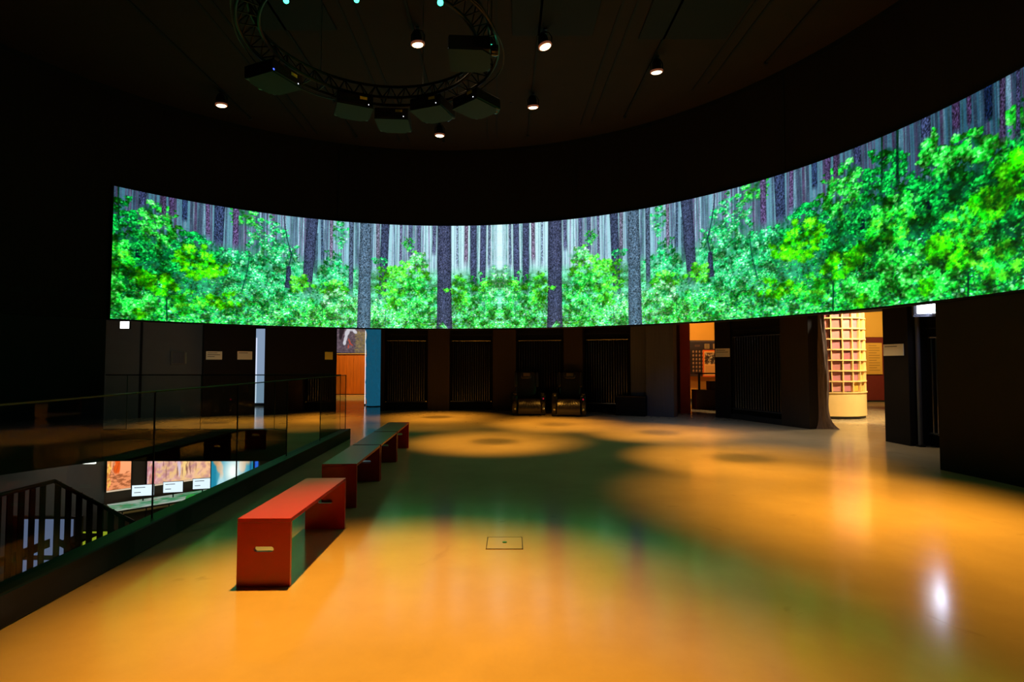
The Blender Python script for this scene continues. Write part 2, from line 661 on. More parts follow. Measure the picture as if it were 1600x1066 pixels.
    def carpet(y_top_px, pals, n, s, x_lo=0.0, x_hi=1.0, fade=0.0):
        """undergrowth from a ragged line down to the bottom edge"""
        n = int(n * 1.5)
        for i in range(n):
            tx = rng.uniform(x_lo, x_hi)
            x = tx * CW
            ty = rng.random() ** 0.9
            y = y_top_px(tx) * CH + ty * (CH - y_top_px(tx) * CH)
            pal = pals[rng.integers(len(pals))]
            c = pal[rng.integers(len(pal))]
            sh = 0.46 + 0.70 * (i / n) + rng.uniform(-0.18, 0.14)
            sz = s * rng.uniform(0.6, 1.3) * (0.7 + 0.5 * ty)
            blob(img, x, y, sz, sz * rng.uniform(0.4, 0.7), rng.normal(0, 0.6), np.clip(c * sh, 0, 1), 0.92, soft=4.0)

    def trunk(xt0, xt1, yt, xb0, xb1, yb, col=C8(62, 68, 92), speck=0.0, flare=0.0, a=0.97, fade=0.2):
        ax0, ay = cv(xt0, yt)
        ax1, _ = cv(xt1, yt)
        bx0, by = cv(xb0, yb)
        bx1, _ = cv(xb1, yb)
        y0, y1 = (0 if ay < 16 else int(ay)), int(min(CH, by))
        bark = rng.random((CH, 60))
        # vertical streaks
        for q in range(3):
            bark[1:] = bark[1:] * 0.6 + bark[:-1] * 0.4
        bark = np.clip((bark - 0.5) * 2.2 + 0.5, 0, 1)
        for y in range(y0, y1):
            k = (y - ay) / max(1, by - ay)
            xa = ax0 + (bx0 - ax0) * k - flare * max(0, k - 0.82) * 14 + 0.25 * math.sin(y * 0.05)
            xb = ax1 + (bx1 - ax1) * k + flare * max(0, k - 0.82) * 14 + 0.25 * math.sin(y * 0.06 + 2)
            lo, hi = int(max(0, xa - 1)), int(min(CW, xb + 2))
            if hi <= lo:
                continue
            xs = np.arange(lo, hi)
            cov = np.clip(xs - xa + 0.5, 0, 1) * np.clip(xb - xs + 0.5, 0, 1) * a
            if fade > 0:
                cov = cov * np.clip((1 - k) / fade, 0, 1)
            u = (xs - xa) / max(1, xb - xa)
            shade = 0.72 + 0.5 * np.sin(np.clip(u, 0, 1) * math.pi) ** 0.7 * 0.7
            tex = bark[y, (u * 40).astype(int) % 60]
            c = col[None, :] * (shade * (0.45 + 1.05 * tex))[:, None]
            if speck > 0:
                sp = rng.random(len(xs)) < speck
                c[sp] += 0.25
            img[y, lo:hi] += (c - img[y, lo:hi]) * cov[:, None]

    def horizon(tx):
        return 0.50 - 0.12 * min(1, max(0, (tx - 0.25) / 0.2)) + 0.05 * math.sin(tx * 40) + 0.03 * math.sin(tx * 97)

    # pale misty green behind everything
    img_m = np.clip((yy / CH - 0.40 + 0.10 * np.clip((t - .25) / .2, 0, 1)) / 0.12, 0, 1)[..., None] * 0.85
    g1, g2 = C8(95, 205, 150), C8(12, 112, 66)
    gk = np.clip((t - 0.30) / 0.35, 0, 1)[..., None]
    img += ((g1 * (1 - gk) + g2 * gk) - img) * img_m
    carpet(lambda q: horizon(q) - 0.02, [P_TEAL, P_TEAL, P_GREEN], 5200, 2.2)

    # middle distance foliage on the right hand side of the film
    D = C8(4, 80, 46)
    leaves(1040, 420, 30, 50, P_TEAL, 700, 2.3)
    leaves(1030, 345, 16, 22, P_TEAL, 160, 2.2, base=0.35)
    leaves(1125, 400, 38, 60, P_TEAL, 1200, 2.2)
    leaves(1140, 345, 36, 40, P_TEAL, 600, 2.1, base=0.45)
    leaves(1180, 300, 26, 22, P_GREEN, 320, 2.2, base=0.4)
    leaves(1190, 400, 40, 45, P_TEAL, 900, 2.2, D)
    leaves(1265, 360, 55, 50, P_DARK, 1300, 2.4, D)
    leaves(1320, 300, 34, 55, P_GREEN, 1000, 2.4, D)
    leaves(1385, 290, 50, 65, P_DARK, 1700, 2.6, D)
    leaves(1340, 380, 60, 55, P_DARK, 1400, 2.5, D)
    leaves(1400, 330, 45, 30, P_GREEN, 700, 2.6, D)
    leaves(1470, 300, 45, 70, P_DARK, 1700, 2.8, D)
    leaves(1500, 240, 45, 30, P_GREEN, 700, 2.8, D)
    leaves(1452, 235, 14, 30, P_GREEN, 360, 2.6, D)
    leaves(1545, 330, 60, 70, P_DARK, 1800, 3.0, D)
    leaves(1590, 250, 30, 26, P_DARK, 500, 3.0, D)
    leaves(1550, 240, 28, 20, P_GREEN, 320, 3.2, D, base=0.4)
    leaves(1580, 185, 22, 10, P_GREEN, 120, 3.2, D, base=0.2)

    # the film goes on beyond the picture's right edge
    for cxd, czz, hh in ((80, 4.0, 60), (84, 3.6, 80), (89, 3.9, 70), (93, 3.5, 80)):
        x = cxd / D_MAX * CW
        y = (Z_T - czz) / (Z_T - Z_B) * CH
        for i in range(1500):
            c = (P_DARK if rng.random() < 0.6 else P_GREEN)[rng.integers(5)]
            blob(img, x + rng.normal(0, 22), y + rng.normal(0, hh * 0.4), 3, 1.9, rng.normal(0, 0.7),
                 np.clip(c * rng.uniform(0.6, 1.1), 0, 1), 0.9)

    # the nearer trunks
    NAVY = C8(58, 64, 90)
    BLUE = C8(70, 92, 112)
    trunk(802, 811, 348, 804, 813, 481, C8(66, 74, 104))
    trunk(795, 799, 348, 796, 800, 420, C8(90, 105, 130))
    trunk(817, 827, 346, 817, 827, 465, C8(62, 70, 98))
    trunk(830, 836, 345, 831, 837, 415, C8(108, 98, 122))
    trunk(846, 849, 345, 846, 849, 420, C8(120, 140, 165))
    trunk(880, 886, 343, 881, 887, 395, C8(86, 92, 124))
    trunk(904, 910, 341, 904, 910, 395, C8(80, 86, 118))
    trunk(917, 923, 340, 918, 924, 400, C8(76, 88, 118))
    trunk(933, 937, 338, 934, 938, 410, C8(92, 94, 124))
    trunk(953, 966, 337, 959, 971, 470, C8(56, 66, 92))
    trunk(968, 974, 336, 968, 974, 410, C8(100, 100, 120))
    trunk(1009, 1016, 330, 1010, 1017, 455, C8(70, 86, 108))
    trunk(1041, 1046, 322, 1042, 1047, 395, C8(112, 104, 130))
    trunk(1056, 1060, 318, 1056, 1060, 400, C8(60, 80, 104))
    trunk(1064, 1082, 316, 1076, 1091, 452, C8(56, 66, 92))
    trunk(1064, 1068, 340, 1066, 1072, 420, C8(50, 70, 88), a=0.7)
    trunk(1188, 1198, 284, 1190, 1199, 360, C8(88, 74, 112))
    trunk(1210, 1227, 276, 1214, 1229, 352, C8(58, 72, 104))
    trunk(1234, 1241, 268, 1234, 1241, 335, C8(96, 80, 118))
    trunk(1269, 1278, 256, 1270, 1279, 300, C8(50, 66, 98))
    trunk(1290, 1299, 248, 1290, 1299, 290, C8(78, 66, 100))
    trunk(1303, 1311, 243, 1303, 1311, 285, C8(78, 66, 96))
    trunk(1335, 1346, 230, 1336, 1347, 262, C8(66, 74, 108))
    trunk(1378, 1381, 215, 1378, 1381, 300, C8(12, 72, 48))
    trunk(1402, 1406, 205, 1402, 1406, 300, C8(8, 60, 44))
    trunk(1440, 1456, 187, 1441, 1457, 225, C8(70, 80, 112))
    trunk(1489, 1502, 164, 1490, 1503, 212, C8(76, 62, 92))
    trunk(1512, 1520, 153, 1513, 1521, 200, C8(80, 66, 98))
    trunk(1540, 1553, 140, 1541, 1554, 196, C8(30, 48, 78))
    trunk(1564, 1574, 128, 1564, 1574, 235, C8(76, 66, 92))
    trunk(1590, 1597, 118, 1590, 1597, 230, C8(70, 70, 100))
    # crooked sapling
    for a, b in (((1118, 305), (1113, 345)), ((1113, 345), (1106, 375)), ((1106, 375), (1112, 400)), ((1112, 400), (1116, 428))):
        p, q = cv(*a), cv(*b)
        seg_line(img, p[0], p[1], q[0], q[1], 1.0, 1.5, C8(24, 52, 58), 0.9)
    for a, b in (((1172, 370), (1176, 400)), ((1176, 400), (1183, 430))):
        p, q = cv(*a), cv(*b)
        seg_line(img, p[0], p[1], q[0], q[1], 0.9, 1.2, C8(20, 70, 60), 0.8)

    # dark stumps and gaps between the leaves
    trunk(1345, 1352, 335, 1345, 1353, 364, C8(10, 34, 44), fade=0)
    trunk(1337, 1341, 345, 1337, 1341, 362, C8(8, 50, 46), fade=0)
    trunk(1448, 1461, 303, 1447, 1460, 336, C8(6, 26, 40), fade=0)
    trunk(1107, 1114, 395, 1106, 1117, 434, C8(46, 56, 80), fade=0)
    for (cx_, cy_, rx_, ry_) in ((1349, 334, 9, 5), (1349, 364, 9, 4), (1454, 303, 12, 6), (1454, 336, 12, 5), (1443, 320, 5, 14), (1466, 320, 5, 14), (1340, 350, 4, 10)):
        leaves(cx_, cy_, rx_, ry_, P_DARK, 60, 2.6, D, base=0.2)
    # bushes in front
    leaves(815, 470, 36, 42, P_GREEN, 900, 2.2, C8(20, 140, 60))
    leaves(790, 440, 10, 30, P_MINT, 240, 2.0, base=0.35)
    leaves(806, 448, 16, 10, P_BRIGHT, 120, 2.2, base=0.2)
    leaves(842, 455, 14, 35, P_BRIGHT, 330, 2.2)
    leaves(912, 420, 26, 34, P_BRIGHT, 650, 2.4, C8(15, 130, 50))
    leaves(915, 465, 40, 45, P_GREEN, 1500, 2.3, C8(10, 120, 50))
    leaves(905, 400, 16, 14, P_MINT, 160, 2.2, base=0.3)
    leaves(950, 440, 26, 40, P_BRIGHT, 700, 2.3, C8(15, 130, 50))
    leaves(945, 415, 26, 9, P_BRIGHT, 180, 2.6, base=0.3)
    leaves(925, 370, 10, 12, P_GREEN, 70, 2.2, base=0.1)
    leaves(968, 395, 16, 5, P_TEAL, 60, 2.2, base=0.1)
    leaves(972, 485, 12, 30, P_MINT, 260, 2.2)
    leaves(1045, 437, 26, 14, P_BRIGHT, 330, 2.5, base=0.45)
    leaves(1092, 428, 20, 16, P_BRIGHT, 300, 2.5, base=0.45)
    leaves(1030, 470, 36, 30, P_MINT, 900, 2.2, C8(20, 140, 70))
    leaves(1075, 480, 36, 28, P_GREEN, 900, 2.2, C8(12, 120, 60))
    leaves(1130, 470, 50, 32, P_TEAL, 1300, 2.2, C8(10, 120, 70))
    carpet(lambda q: 0.76 + 0.03 * math.sin(q * 60), [P_GREEN, P_MINT, P_BRIGHT], 2600, 2.1, 0, 0.42)
    carpet(lambda q: 0.70 + 0.04 * math.sin(q * 50), [P_TEAL, P_GREEN, P_GREEN], 5200, 2.4, 0.40, 1.0)
    trunk(857, 878, 349, 856, 879, 515, NAVY, speck=0.03, flare=1.0, fade=0)
    leaves(860, 450, 7, 3, P_BRIGHT, 24, 2.4, base=0.0)
    trunk(981, 999, 333, 983, 1004, 510, BLUE, speck=0.09, flare=0.3, fade=0)
    leaves(872, 507, 7, 5, P_MINT, 40, 2.2, base=0.0)
    # thin dark stems rising from the undergrowth
    for sx, y0, y1 in ((921, 455, 500), (959, 480, 508), (1057, 452, 490), (1015, 470, 500), (1100, 470, 500), (842, 460, 505), (805, 470, 508)):
        p, q = cv(sx, y0), cv(sx + 1, y1)
        seg_line(img, p[0], p[1], q[0], q[1], 0.6, 0.8, C8(16, 86, 52), 0.7)
    # big yellow-green maple sprays nearest the viewer of the film
    YG = [C8(78, 222, 10), C8(54, 212, 20), C8(104, 234, 16), C8(30, 192, 32), C8(112, 240, 46)]
    GG = [C8(40, 215, 55), C8(85, 235, 60), C8(20, 180, 50), C8(120, 245, 70), C8(60, 225, 100)]
    leaves(1255, 375, 34, 32, YG, 260, 5.2, C8(10, 110, 50), base=0.45, lobes=5)
    leaves(1228, 392, 24, 16, YG, 110, 4.8, base=0.3, lobes=5)
    leaves(1215, 452, 28, 18, YG, 140, 4.6, base=0.35, lobes=5)
    leaves(1270, 455, 30, 22, GG, 190, 5.0, base=0.5, lobes=5)
    leaves(1315, 415, 26, 22, YG, 170, 5.2, C8(10, 110, 50), base=0.4, lobes=5)
    leaves(1345, 395, 20, 16, YG, 110, 5.0, base=0.3, lobes=5)
    leaves(1395, 360, 46, 26, GG, 330, 4.4, C8(8, 110, 50), base=0.55, lobes=5)
    leaves(1400, 400, 50, 24, P_GREEN, 700, 2.8, D, base=0.6)
    leaves(1475, 385, 38, 22, YG, 210, 5.8, C8(8, 110, 50), base=0.45, lobes=5)
    leaves(1500, 405, 26, 18, YG, 120, 5.6, base=0.4, lobes=5)
    leaves(1510, 350, 40, 30, GG, 260, 4.6, D, base=0.5, lobes=5)
    leaves(1560, 310, 40, 30, YG, 190, 7.0, C8(8, 120, 50), base=0.45, lobes=5)
    leaves(1585, 260, 22, 22, YG, 110, 7.0, C8(8, 120, 50), base=0.4, lobes=5)
    leaves(1560, 405, 40, 26, GG, 220, 6.4, C8(8, 110, 50), base=0.5, lobes=5)
    leaves(1350, 455, 50, 26, P_GREEN, 900, 2.8, D, base=0.5)
    leaves(1450, 440, 60, 26, P_GREEN, 1100, 3.0, D, base=0.5)
    leaves(1348, 466, 9, 12, YG, 40, 4.5, base=0.2, lobes=5)
    leaves(1452, 448, 10, 14, YG, 40, 5.0, base=0.2, lobes=5)
    for sx, y0, y1 in ((1303, 440, 484), (1515, 425, 466)):
        p, q = cv(sx, y0), cv(sx, y1)
        seg_line(img, p[0], p[1], q[0], q[1], 1.3, 1.6, C8(10, 70, 48), 0.9)
    # light and shade over the foliage in several scales
    def field(cell):
        gh, gw = int(CH / cell) + 3, int(CW / cell) + 3
        g = rng.random((gh, gw))
        fy, fx_ = np.arange(CH) / cell, np.arange(CW) / cell
        y0_, x0_ = fy.astype(int), fx_.astype(int)
        ty, tx = (fy - y0_)[:, None], (fx_ - x0_)[None, :]
        ty, tx = ty * ty * (3 - 2 * ty), tx * tx * (3 - 2 * tx)
        a_, b_ = g[y0_][:, x0_], g[y0_][:, x0_ + 1]
        c_, d_ = g[y0_ + 1][:, x0_], g[y0_ + 1][:, x0_ + 1]
        return (a_ * (1 - tx) + b_ * tx) * (1 - ty) + (c_ * (1 - tx) + d_ * tx) * ty
    lum = 0.40 * field(22) + 0.36 * field(9) + 0.24 * field(3.4)
    lum = np.clip((lum - 0.5) * 2.8, -0.55, 0.5)
    lum -= 0.16 * np.clip((t - 0.45) / 0.3, 0, 1)
    gmask = np.clip((img[..., 1] - np.maximum(img[..., 0], img[..., 2]) - 0.04) * 6, 0, 1)
    img *= (1 + 0.75 * lum * gmask)[..., None]
    img[..., 0] += np.clip(lum, 0, 1) * 0.03 * gmask
    img[..., 2] -= np.clip(-lum, 0, 1) * 0.10 * gmask
    # fine leaf glitter, crisp highlights
    hl = rng.random((CH, CW))
    greenish = (img[..., 1] > img[..., 0] + 0.15) & (img[..., 1] > img[..., 2] + 0.1)
    img[(hl > 0.965) & greenish] *= 1.22
    img[(hl < 0.05) & greenish] *= 0.75
    dk = np.clip((t - 0.42) / 0.35, 0, 1)[..., None]
    img = np.clip(img, 0, 1)
    img = img ** (1 + 0.30 * dk)
    return img


film = paint_forest()
# contrast of the film as the camera saw it: deep, saturated greens
film = np.clip((film - 0.03) * 1.06, 0, 1)

# ------------------------------------------------------------------ structure: round hall
a_l, a_r = -53.8, AX + D_MAX
ncol = int(RD * R(a_r - a_l) * DENS)
ang = np.linspace(a_l, a_r, ncol)
src = np.clip(np.abs(ang - AX) / D_MAX * (CW - 1), 0, CW - 1)
i0 = np.floor(src).astype(int)
i1 = np.minimum(i0 + 1, CW - 1)
fr = (src - i0)[None, :, None]
big = film[:, i0] * (1 - fr) + film[:, i1] * fr
zz = np.linspace(Z_T, Z_B, CH)
A_, Z_ = np.meshgrid(np.radians(ang), zz)
pos = np.stack([CX + (RD - 0.03) * np.sin(A_), CY + (RD - 0.03) * np.cos(A_), Z_], -1)
M['screen'] = colour_attr('screen picture', emit=1.2, rough=0.4)
M['screen'].cycles.emission_sampling = 'FRONT'
scr = thing('panorama_screen', 'huge curved video screen showing a pine forest with bright green undergrowth', 'screen')
print_grid('screen_picture', pos, big, M['screen'], scr)
MB().arc(RD - 0.025, RD + 0.10, a_l - 0.2, a_r + 0.2, Z_B - 0.03, Z_T + 0.03, 120).build('screen_backing', M['black'], scr)

upper = MB().arc(RD, RD + 0.15, 0, 360, Z_T + 0.03, 7.05, 160)
wd = struct(upper.build('wall_back', M['drum']), 'dark fabric band of the round wall above the screen')
struct(MB().arc(RD, RD + 0.15, a_r + 0.2, 360 + a_l - 0.2, Z_B - 0.03, Z_T + 0.03, 120).build('wall_left', M['drum']),
       'black round wall beside the screen')
A_RIGHT = phi_of(on_circle(1480, 640, RD + 0.15))
struct(MB().arc(RD, RD + 0.15, A_RIGHT, 200, 0.0, Z_B - 0.035, 60).build('wall_right', M['blackwall']),
       'black lower wall under the right end of the screen')
struct(MB().arc(RD, RD + 0.15, 200, 360 + a_l - 0.4, -0.43, Z_B - 0.035, 60).build('wall_front', M['black']),
       'black lower wall under the left end of the screen')
for a in (-20, 24.5, 60):       # seams of the fabric band
    p = on_phi(a, RD - 0.008)
    Mx = Matrix.Translation(p) @ Matrix.Rotation(-R(a), 4, 'Z')
    MB().box(-0.02, 0.02, -0.004, 0.02, Z_T + 0.06, 7.0, Mx).build('seam', M['black'], wd)
MB().arc(RD - 0.012, RD + 0.01, 0, 360, 6.93, 7.03, 120).build('top_strip', M['black'], wd)  # black strip along the top of the fabric band

# ceiling
ce = MB().lathe([(RD + 0.2, 0), (RD + 0.2, 0.1)], 96, (CX, CY, 7.03)).build('ceiling', M['ceiling'])
struct(ce, 'dark brown ceiling of the round hall')
VPX = math.atan((779 - 800) / FPX)


def ceil_strip(x, y0, y1, w, z0, z1, name, m, parent=None):
    sk = math.tan(VPX)
    Mx = Matrix.Translation((x, 0, 0)) @ Matrix.Rotation(math.atan(-sk), 4, 'Z')
    return MB().box(-w / 2, w / 2, y0, y1, z0, z1, Mx).build(name, m, parent)


for x in (1.72, 1.95, 3.75, 3.98, -0.45, -0.22, -2.65, -2.42, -4.8, -4.57, 5.6):
    half = math.sqrt(max(0.1, (RD - 0.25) ** 2 - (x + 0.25 - CX) ** 2))
    ceil_strip(x + 0.18, CY - half * 0.9, CY + half - 0.35, 0.035, 7.018, 7.032, 'ceiling_groove', M['black'], ce)
for (x0, x1, y0, y1) in ((0.0, 1.36, 6.6, 8.95), (2.15, 3.65, 6.7, 9.05), (-4.3, -2.9, 6.3, 8.8)):
    MB().box(x0, x1, y0, y1, 7.0, 7.035).build('ceiling_panel', M['black'], ce, bevel=0.01)

# soffit ring under the drum and outer ring of walls
so = MB().arc(RD + 0.0, 12.8, -75, 112, 2.75, 2.85, 96).build('trim_1', M['black'])
struct(so, 'dark soffit around the round hall')

# main floor slab with the stair void cut out
VX0, VX1, VY0, VY1 = -9.9, -3.2, -1.6, 10.75
fl = MB()
for (x0, x1, y0, y1) in ((-16, VX0, -3, 30), (VX1, 18, -3, 30), (VX0, VX1, VY1, 30), (VX0, VX1, -3, VY0)):
    fl.add([(x0, y0, 0), (x1, y0, 0), (x1, y1, 0), (x0, y1, 0)], [(0, 1, 2, 3)])
    fl.add([(x0, y0, -0.43), (x1, y0, -0.43), (x1, y1, -0.43), (x0, y1, -0.43)], [(0, 1, 2, 3)])
fl_o = fl.build('floor', M['floor'])
struct(fl_o, 'polished ochre floor of the round hall')
# build() may flip lone quads: force them
for p in fl_o.data.polygons:
    up = fl_o.data.vertices[p.vertices[0]].co.z > -0.1
    if (p.normal.z > 0) != up:
        p.flip()
vm = MB()
vm.box(VX0, VX1, VY1, VY1 + 0.02, -0.43, -0.001)
vm.box(VX1, VX1 + 0.02, VY0, VY1, -0.43, -0.001)
struct(vm.build('trim_2', M['black']), 'dark slab edge around the stair void')

# access cover in the floor
fb = thing('floor_box', 'square flush access cover in the polished floor with a thin dark joint', 'floor cover', (0, 0, 0))
c0 = at_z(788.5, 849)
h_ = 0.15
MB().box(c0.x - h_ + 0.008, c0.x + h_ - 0.008, c0.y - h_ + 0.008, c0.y + h_ - 0.008, 0.0005, 0.004).build('cover_plate', M['floor'], fb)
fr_ = MB()
for (x0, x1, y0, y1) in ((-h_, h_, -h_, -h_ + 0.006), (-h_, h_, h_ - 0.006, h_), (-h_, -h_ + 0.006, -h_, h_), (h_ - 0.006, h_, -h_, h_)):
    fr_.box(c0.x + x0, c0.x + x1, c0.y + y0, c0.y + y1, 0.0005, 0.0045)
fr_.build('cover_frame', mat('tarnished brass', (0.16, 0.10, 0.04), 0.4, metal=0.6, var=0.1), fb)
MB().lathe([(0.02, 0.004), (0.018, 0.008)], 16, (c0.x, c0.y + 0.01, 0)).build('cable_port', mat('green plastic', (0.05, 0.30, 0.16), 0.4, var=0.05), fb)

# ------------------------------------------------------------------ glass balustrade around the void
CURB_H = 0.20
RAIL_H = 1.25
nb = thing('glass_balustrade', 'frameless glass balustrade on a black curb running beside the red benches', 'balustrade')
xr = lambda y: -2.88 - 0.041 * (y - 3.4)
cb = MB()
n0, n1 = -1.6, 10.8
cb.add([(xr(n0), n0, 0), (xr(n1), n1, 0), (xr(n1) - 0.17, n1, 0), (xr(n0) - 0.17, n0, 0),
        (xr(n0), n0, CURB_H), (xr(n1), n1, CURB_H), (xr(n1) - 0.17, n1, CURB_H), (xr(n0) - 0.17, n0, CURB_H)],
       [(0, 3, 2, 1), (4, 5, 6, 7), (0, 1, 5, 4), (1, 2, 6, 5), (2, 3, 7, 6), (3, 0, 4, 7)])
cb.build('curb', M['curb'], nb, bevel=0.012)
ys = [-1.55, 0.05, 1.6, 3.1, 4.63, 6.15, 7.65, 9.15, 10.75]
for a, b in zip(ys[:-1], ys[1:]):
    g = MB()
    a2, b2 = a + 0.006, b - 0.006
    xa, xb = xr(a2) - 0.085, xr(b2) - 0.085
    g.add([(xa - .008, a2, CURB_H - 0.01), (xb - .008, b2, CURB_H - 0.01), (xb - .008, b2, RAIL_H), (xa - .008, a2, RAIL_H)], [(0, 1, 2, 3)])
    po = g.build('glass_pane', M['glass'], nb)
    ed = MB()
    ed.add([(xa - .016, a2, RAIL_H), (xa, a2, RAIL_H), (xb, b2, RAIL_H), (xb - .016, b2, RAIL_H),
            (xa - .016, a2, RAIL_H + .012), (xa, a2, RAIL_H + .012), (xb, b2, RAIL_H + .012), (xb - .016, b2, RAIL_H + .012)],
           [(0, 3, 2, 1), (4, 5, 6, 7), (0, 1, 5, 4), (1, 2, 6, 5), (2, 3, 7, 6), (3, 0, 4, 7)])
    ed.build('top_edge', M['glass_edge'], po)
    MB().box(xr(b2) - 0.085 - .014, xr(b2) - 0.085 - .002, b2 - .004, b2 + .004, CURB_H, RAIL_H - .001).build('side_edge', M['black'], po)
fb2 = thing('glass_balustrade', 'frameless glass balustrade with dark handrail across the far side of the stair void', 'balustrade')
MB().box(-8.0, xr(n1) - 0.175, 10.63, 10.80, 0, CURB_H).build('curb', M['curb'], fb2, bevel=0.012)
xs = [-7.98, -7.55, -6.10, -4.65, xr(n1) - 0.18]
for a, b in zip(xs[:-1], xs[1:]):
    g = MB()
    g.add([(a + .006, 10.715, CURB_H - .01), (b - .006, 10.715, CURB_H - .01), (b - .006, 10.715, RAIL_H), (a + .006, 10.715, RAIL_H)], [(0, 1, 2, 3)])
    po = g.build('glass_pane', M['glass'], fb2)
    MB().box(b - .011, b - .003, 10.71, 10.72, CURB_H, RAIL_H - .001).build('side_edge', M['glass_edge'], po)
MB().box(-7.98, xr(n1) - 0.18, 10.70, 10.73, RAIL_H, RAIL_H + 0.02).build('handrail', M['blackmetal'], fb2)

# ------------------------------------------------------------------ benches
def make_bench(label):
    t = thing('bench', label, 'bench', group='red lacquered benches in a row')
    L, Wd, H, th = 1.29, 0.355, 0.453, 0.028
    MB().box(-Wd / 2, Wd / 2, 0, L, H - th, H).build('seat', M['bench'], t, bevel=0.003)
    for y0 in (0.0, L - th):
        # end panel with a stadium shaped grip hole, as a ring of quads round the hole
        hw, hh, zc = 0.067, 0.0175, 0.248
        hole = []
        for k in range(9):
            w = -math.pi / 2 + math.pi * k / 8
            hole.append((hw - hh + hh * math.cos(w), zc + hh * math.sin(w)))
        for k in range(9):
            w = math.pi / 2 + math.pi * k / 8
            hole.append((-hw + hh + hh * math.cos(w), zc + hh * math.sin(w)))
        zt = H - th - 0.0005
        outer = []
        for (hx, hz) in hole:
            ax = hx
            u = abs(hx) / hw
            # project outwards to the panel's rectangle
            dx, dz = hx, (hz - zc) * 4
            s = min((Wd / 2) / max(1e-6, abs(dx)), ((zt - zc) if dz > 0 else zc) / max(1e-6, abs(dz)))
            outer.append((dx * s, zc + dz * s))
        # snap nearest outer points to the four corners
        for cx_, cz_ in ((Wd / 2, 0), (Wd / 2, zt), (-Wd / 2, zt), (-Wd / 2, 0)):
            k = min(range(len(outer)), key=lambda i: (outer[i][0] - cx_) ** 2 + (outer[i][1] - cz_) ** 2)
            outer[k] = (cx_, cz_)
        n = len(hole)
        m = MB()
        vs = []
        for y in (y0, y0 + th):
            vs += [(p[0], y, p[1]) for p in outer] + [(p[0], y, p[1]) for p in hole]
        fs = []
        for i in range(n):
            j = (i + 1) % n
            fs.append((i, j, n + j, n + i))
            fs.append((2 * n + i, 3 * n + i, 3 * n + j, 2 * n + j))
            fs.append((i, 2 * n + i, 2 * n + j, j))
            fs.append((n + i, n + j, 3 * n + j, 3 * n + i))
        m.add(vs, fs)
        m.build('end_panel', M['bench'], t)
    for (xx_, yy_) in ((-Wd / 2 + 0.03, 0.02), (Wd / 2 - 0.03, 0.02), (-Wd / 2 + 0.03, L - 0.02), (Wd / 2 - 0.03, L - 0.02)):
        pass
    return t


BL = ['bright orange-red bench standing free of the others, nearest the void stairs',
      'first of three dark red benches set end to end',
      'middle one of three dark red benches set end to end',
      'last of three benches set end to end, beside the corner of the glass balustrade']
BL[0] = 'bright orange-red bench standing apart from the three placed end to end'
bpos = [(-1.668, 3.706, -1.502 + 1.491, 5.0), ]
b0 = make_bench(BL[0])
b0.location = (-1.668, 3.706, 0.0)
b0.rotation_euler = (0, 0, math.atan(0.021 / 1.29))
front = Vector((-1.788, 5.68))
back = Vector((-1.996, 9.68))
dirv = (back - front).normalized()
for i in range(3):
    b = copy_tree(b0)
    b['label'] = BL[i + 1]
    p = front + dirv * (1.335 * i)
    b.location = (p.x, p.y, 0)
    b.rotation_euler = (0, 0, math.atan2(-dirv.x, dirv.y))

# ------------------------------------------------------------------ outer ring: pillars, panels, radiators
def wall_pts(xa, ra, xb, rb, y=645):
    a, b = on_circle(xa, y, ra), on_circle(xb, y, rb)
    return Vector((a.x, a.y, 0)), Vector((b.x, b.y, 0))


def slab(m, a, b, thick, z0, z1):
    """upright slab whose face runs from a to b (seen from the hall), thickness away from the hall"""
    d = (b - a).normalized()
    n = Vector((-d.y, d.x, 0))
    if n.dot(Vector((a.x, a.y, 0)) - Vector((CX, CY, 0))) < 0:
        n = -n
    c, e = a + n * thick, b + n * thick
    m.prism([(a.x, a.y), (b.x, b.y), (e.x, e.y), (c.x, c.y)], z0, z1)
    return m


WH = 2.75
outer = struct(thing('wall_outer', 'ring of dark pillars and panels behind the hall', None), None)
del outer['label']


def pillar(xa, xb, r, m, name='pillar', thick=0.5, ra=None, z1=WH, z0=0.0):
    a, b = wall_pts(xa, r, xb, r if ra is None else ra)
    return slab(MB(), a, b, thick, z0, z1).build(name, m, outer, bevel=0.004)


RB = 10.95
# left part
a, b = wall_pts(140, 12.4, 316, 11.75)
slab(MB(), a, b, 0.2, 0, WH).build('grey_panel', M['greywall'], outer)
a, b = wall_pts(216, 12.05, 220, 12.05)
slab(MB(), a, b, 0.2, 0, WH).build('post', M['black'], outer)
pillar(316, 398, 11.3, M['blackwall'], 'panel')
pillar(412, 525, 10.98, M['blackwall'], 'panel', 0.25)
# middle: pillars with radiator bays between
for (xa, xb, m) in ((668, 702, 'pillar'), (770, 806, 'pillar'), (881, 911, 'pillar')):
    pillar(xa, xb, RB, M[m])
pillar(594, 600, RB, M['blackwall'])
for (xa, xb) in ((600, 668), (702, 770), (806, 881), (911, 988)):
    a, b = wall_pts(xa, RB + 0.35, xb, RB + 0.35)
    slab(MB(), a, b, 0.15, 0, WH).build('bay_panel', M['black'], outer)
pillar(986, 1011, 11.0, M['slate'], thick=0.4)
pillar(1010, 1053, 10.78, M['slate'], thick=0.35)
pillar(1118, 1143, 11.45, M['blackwall'], thick=0.5)
a, b = wall_pts(1143, 11.55, 1232, 10.95, 655)
slab(MB(), a, b, 0.15, 0, WH).build('bay_panel', M['black'], outer)
a2, b2 = wall_pts(1143, 11.40, 1265, 10.45, 660)
d_ = (b2 - a2)
pb0 = a2 + d_ * 0.68
slab(MB(), pb0, b2, 0.45, 0, WH).build('pillar', M['pillar'], outer, bevel=0.004)
slab(MB(), a2, pb0, 0.12, 0, 0.13).build('plinth', M['skirt'], outer)
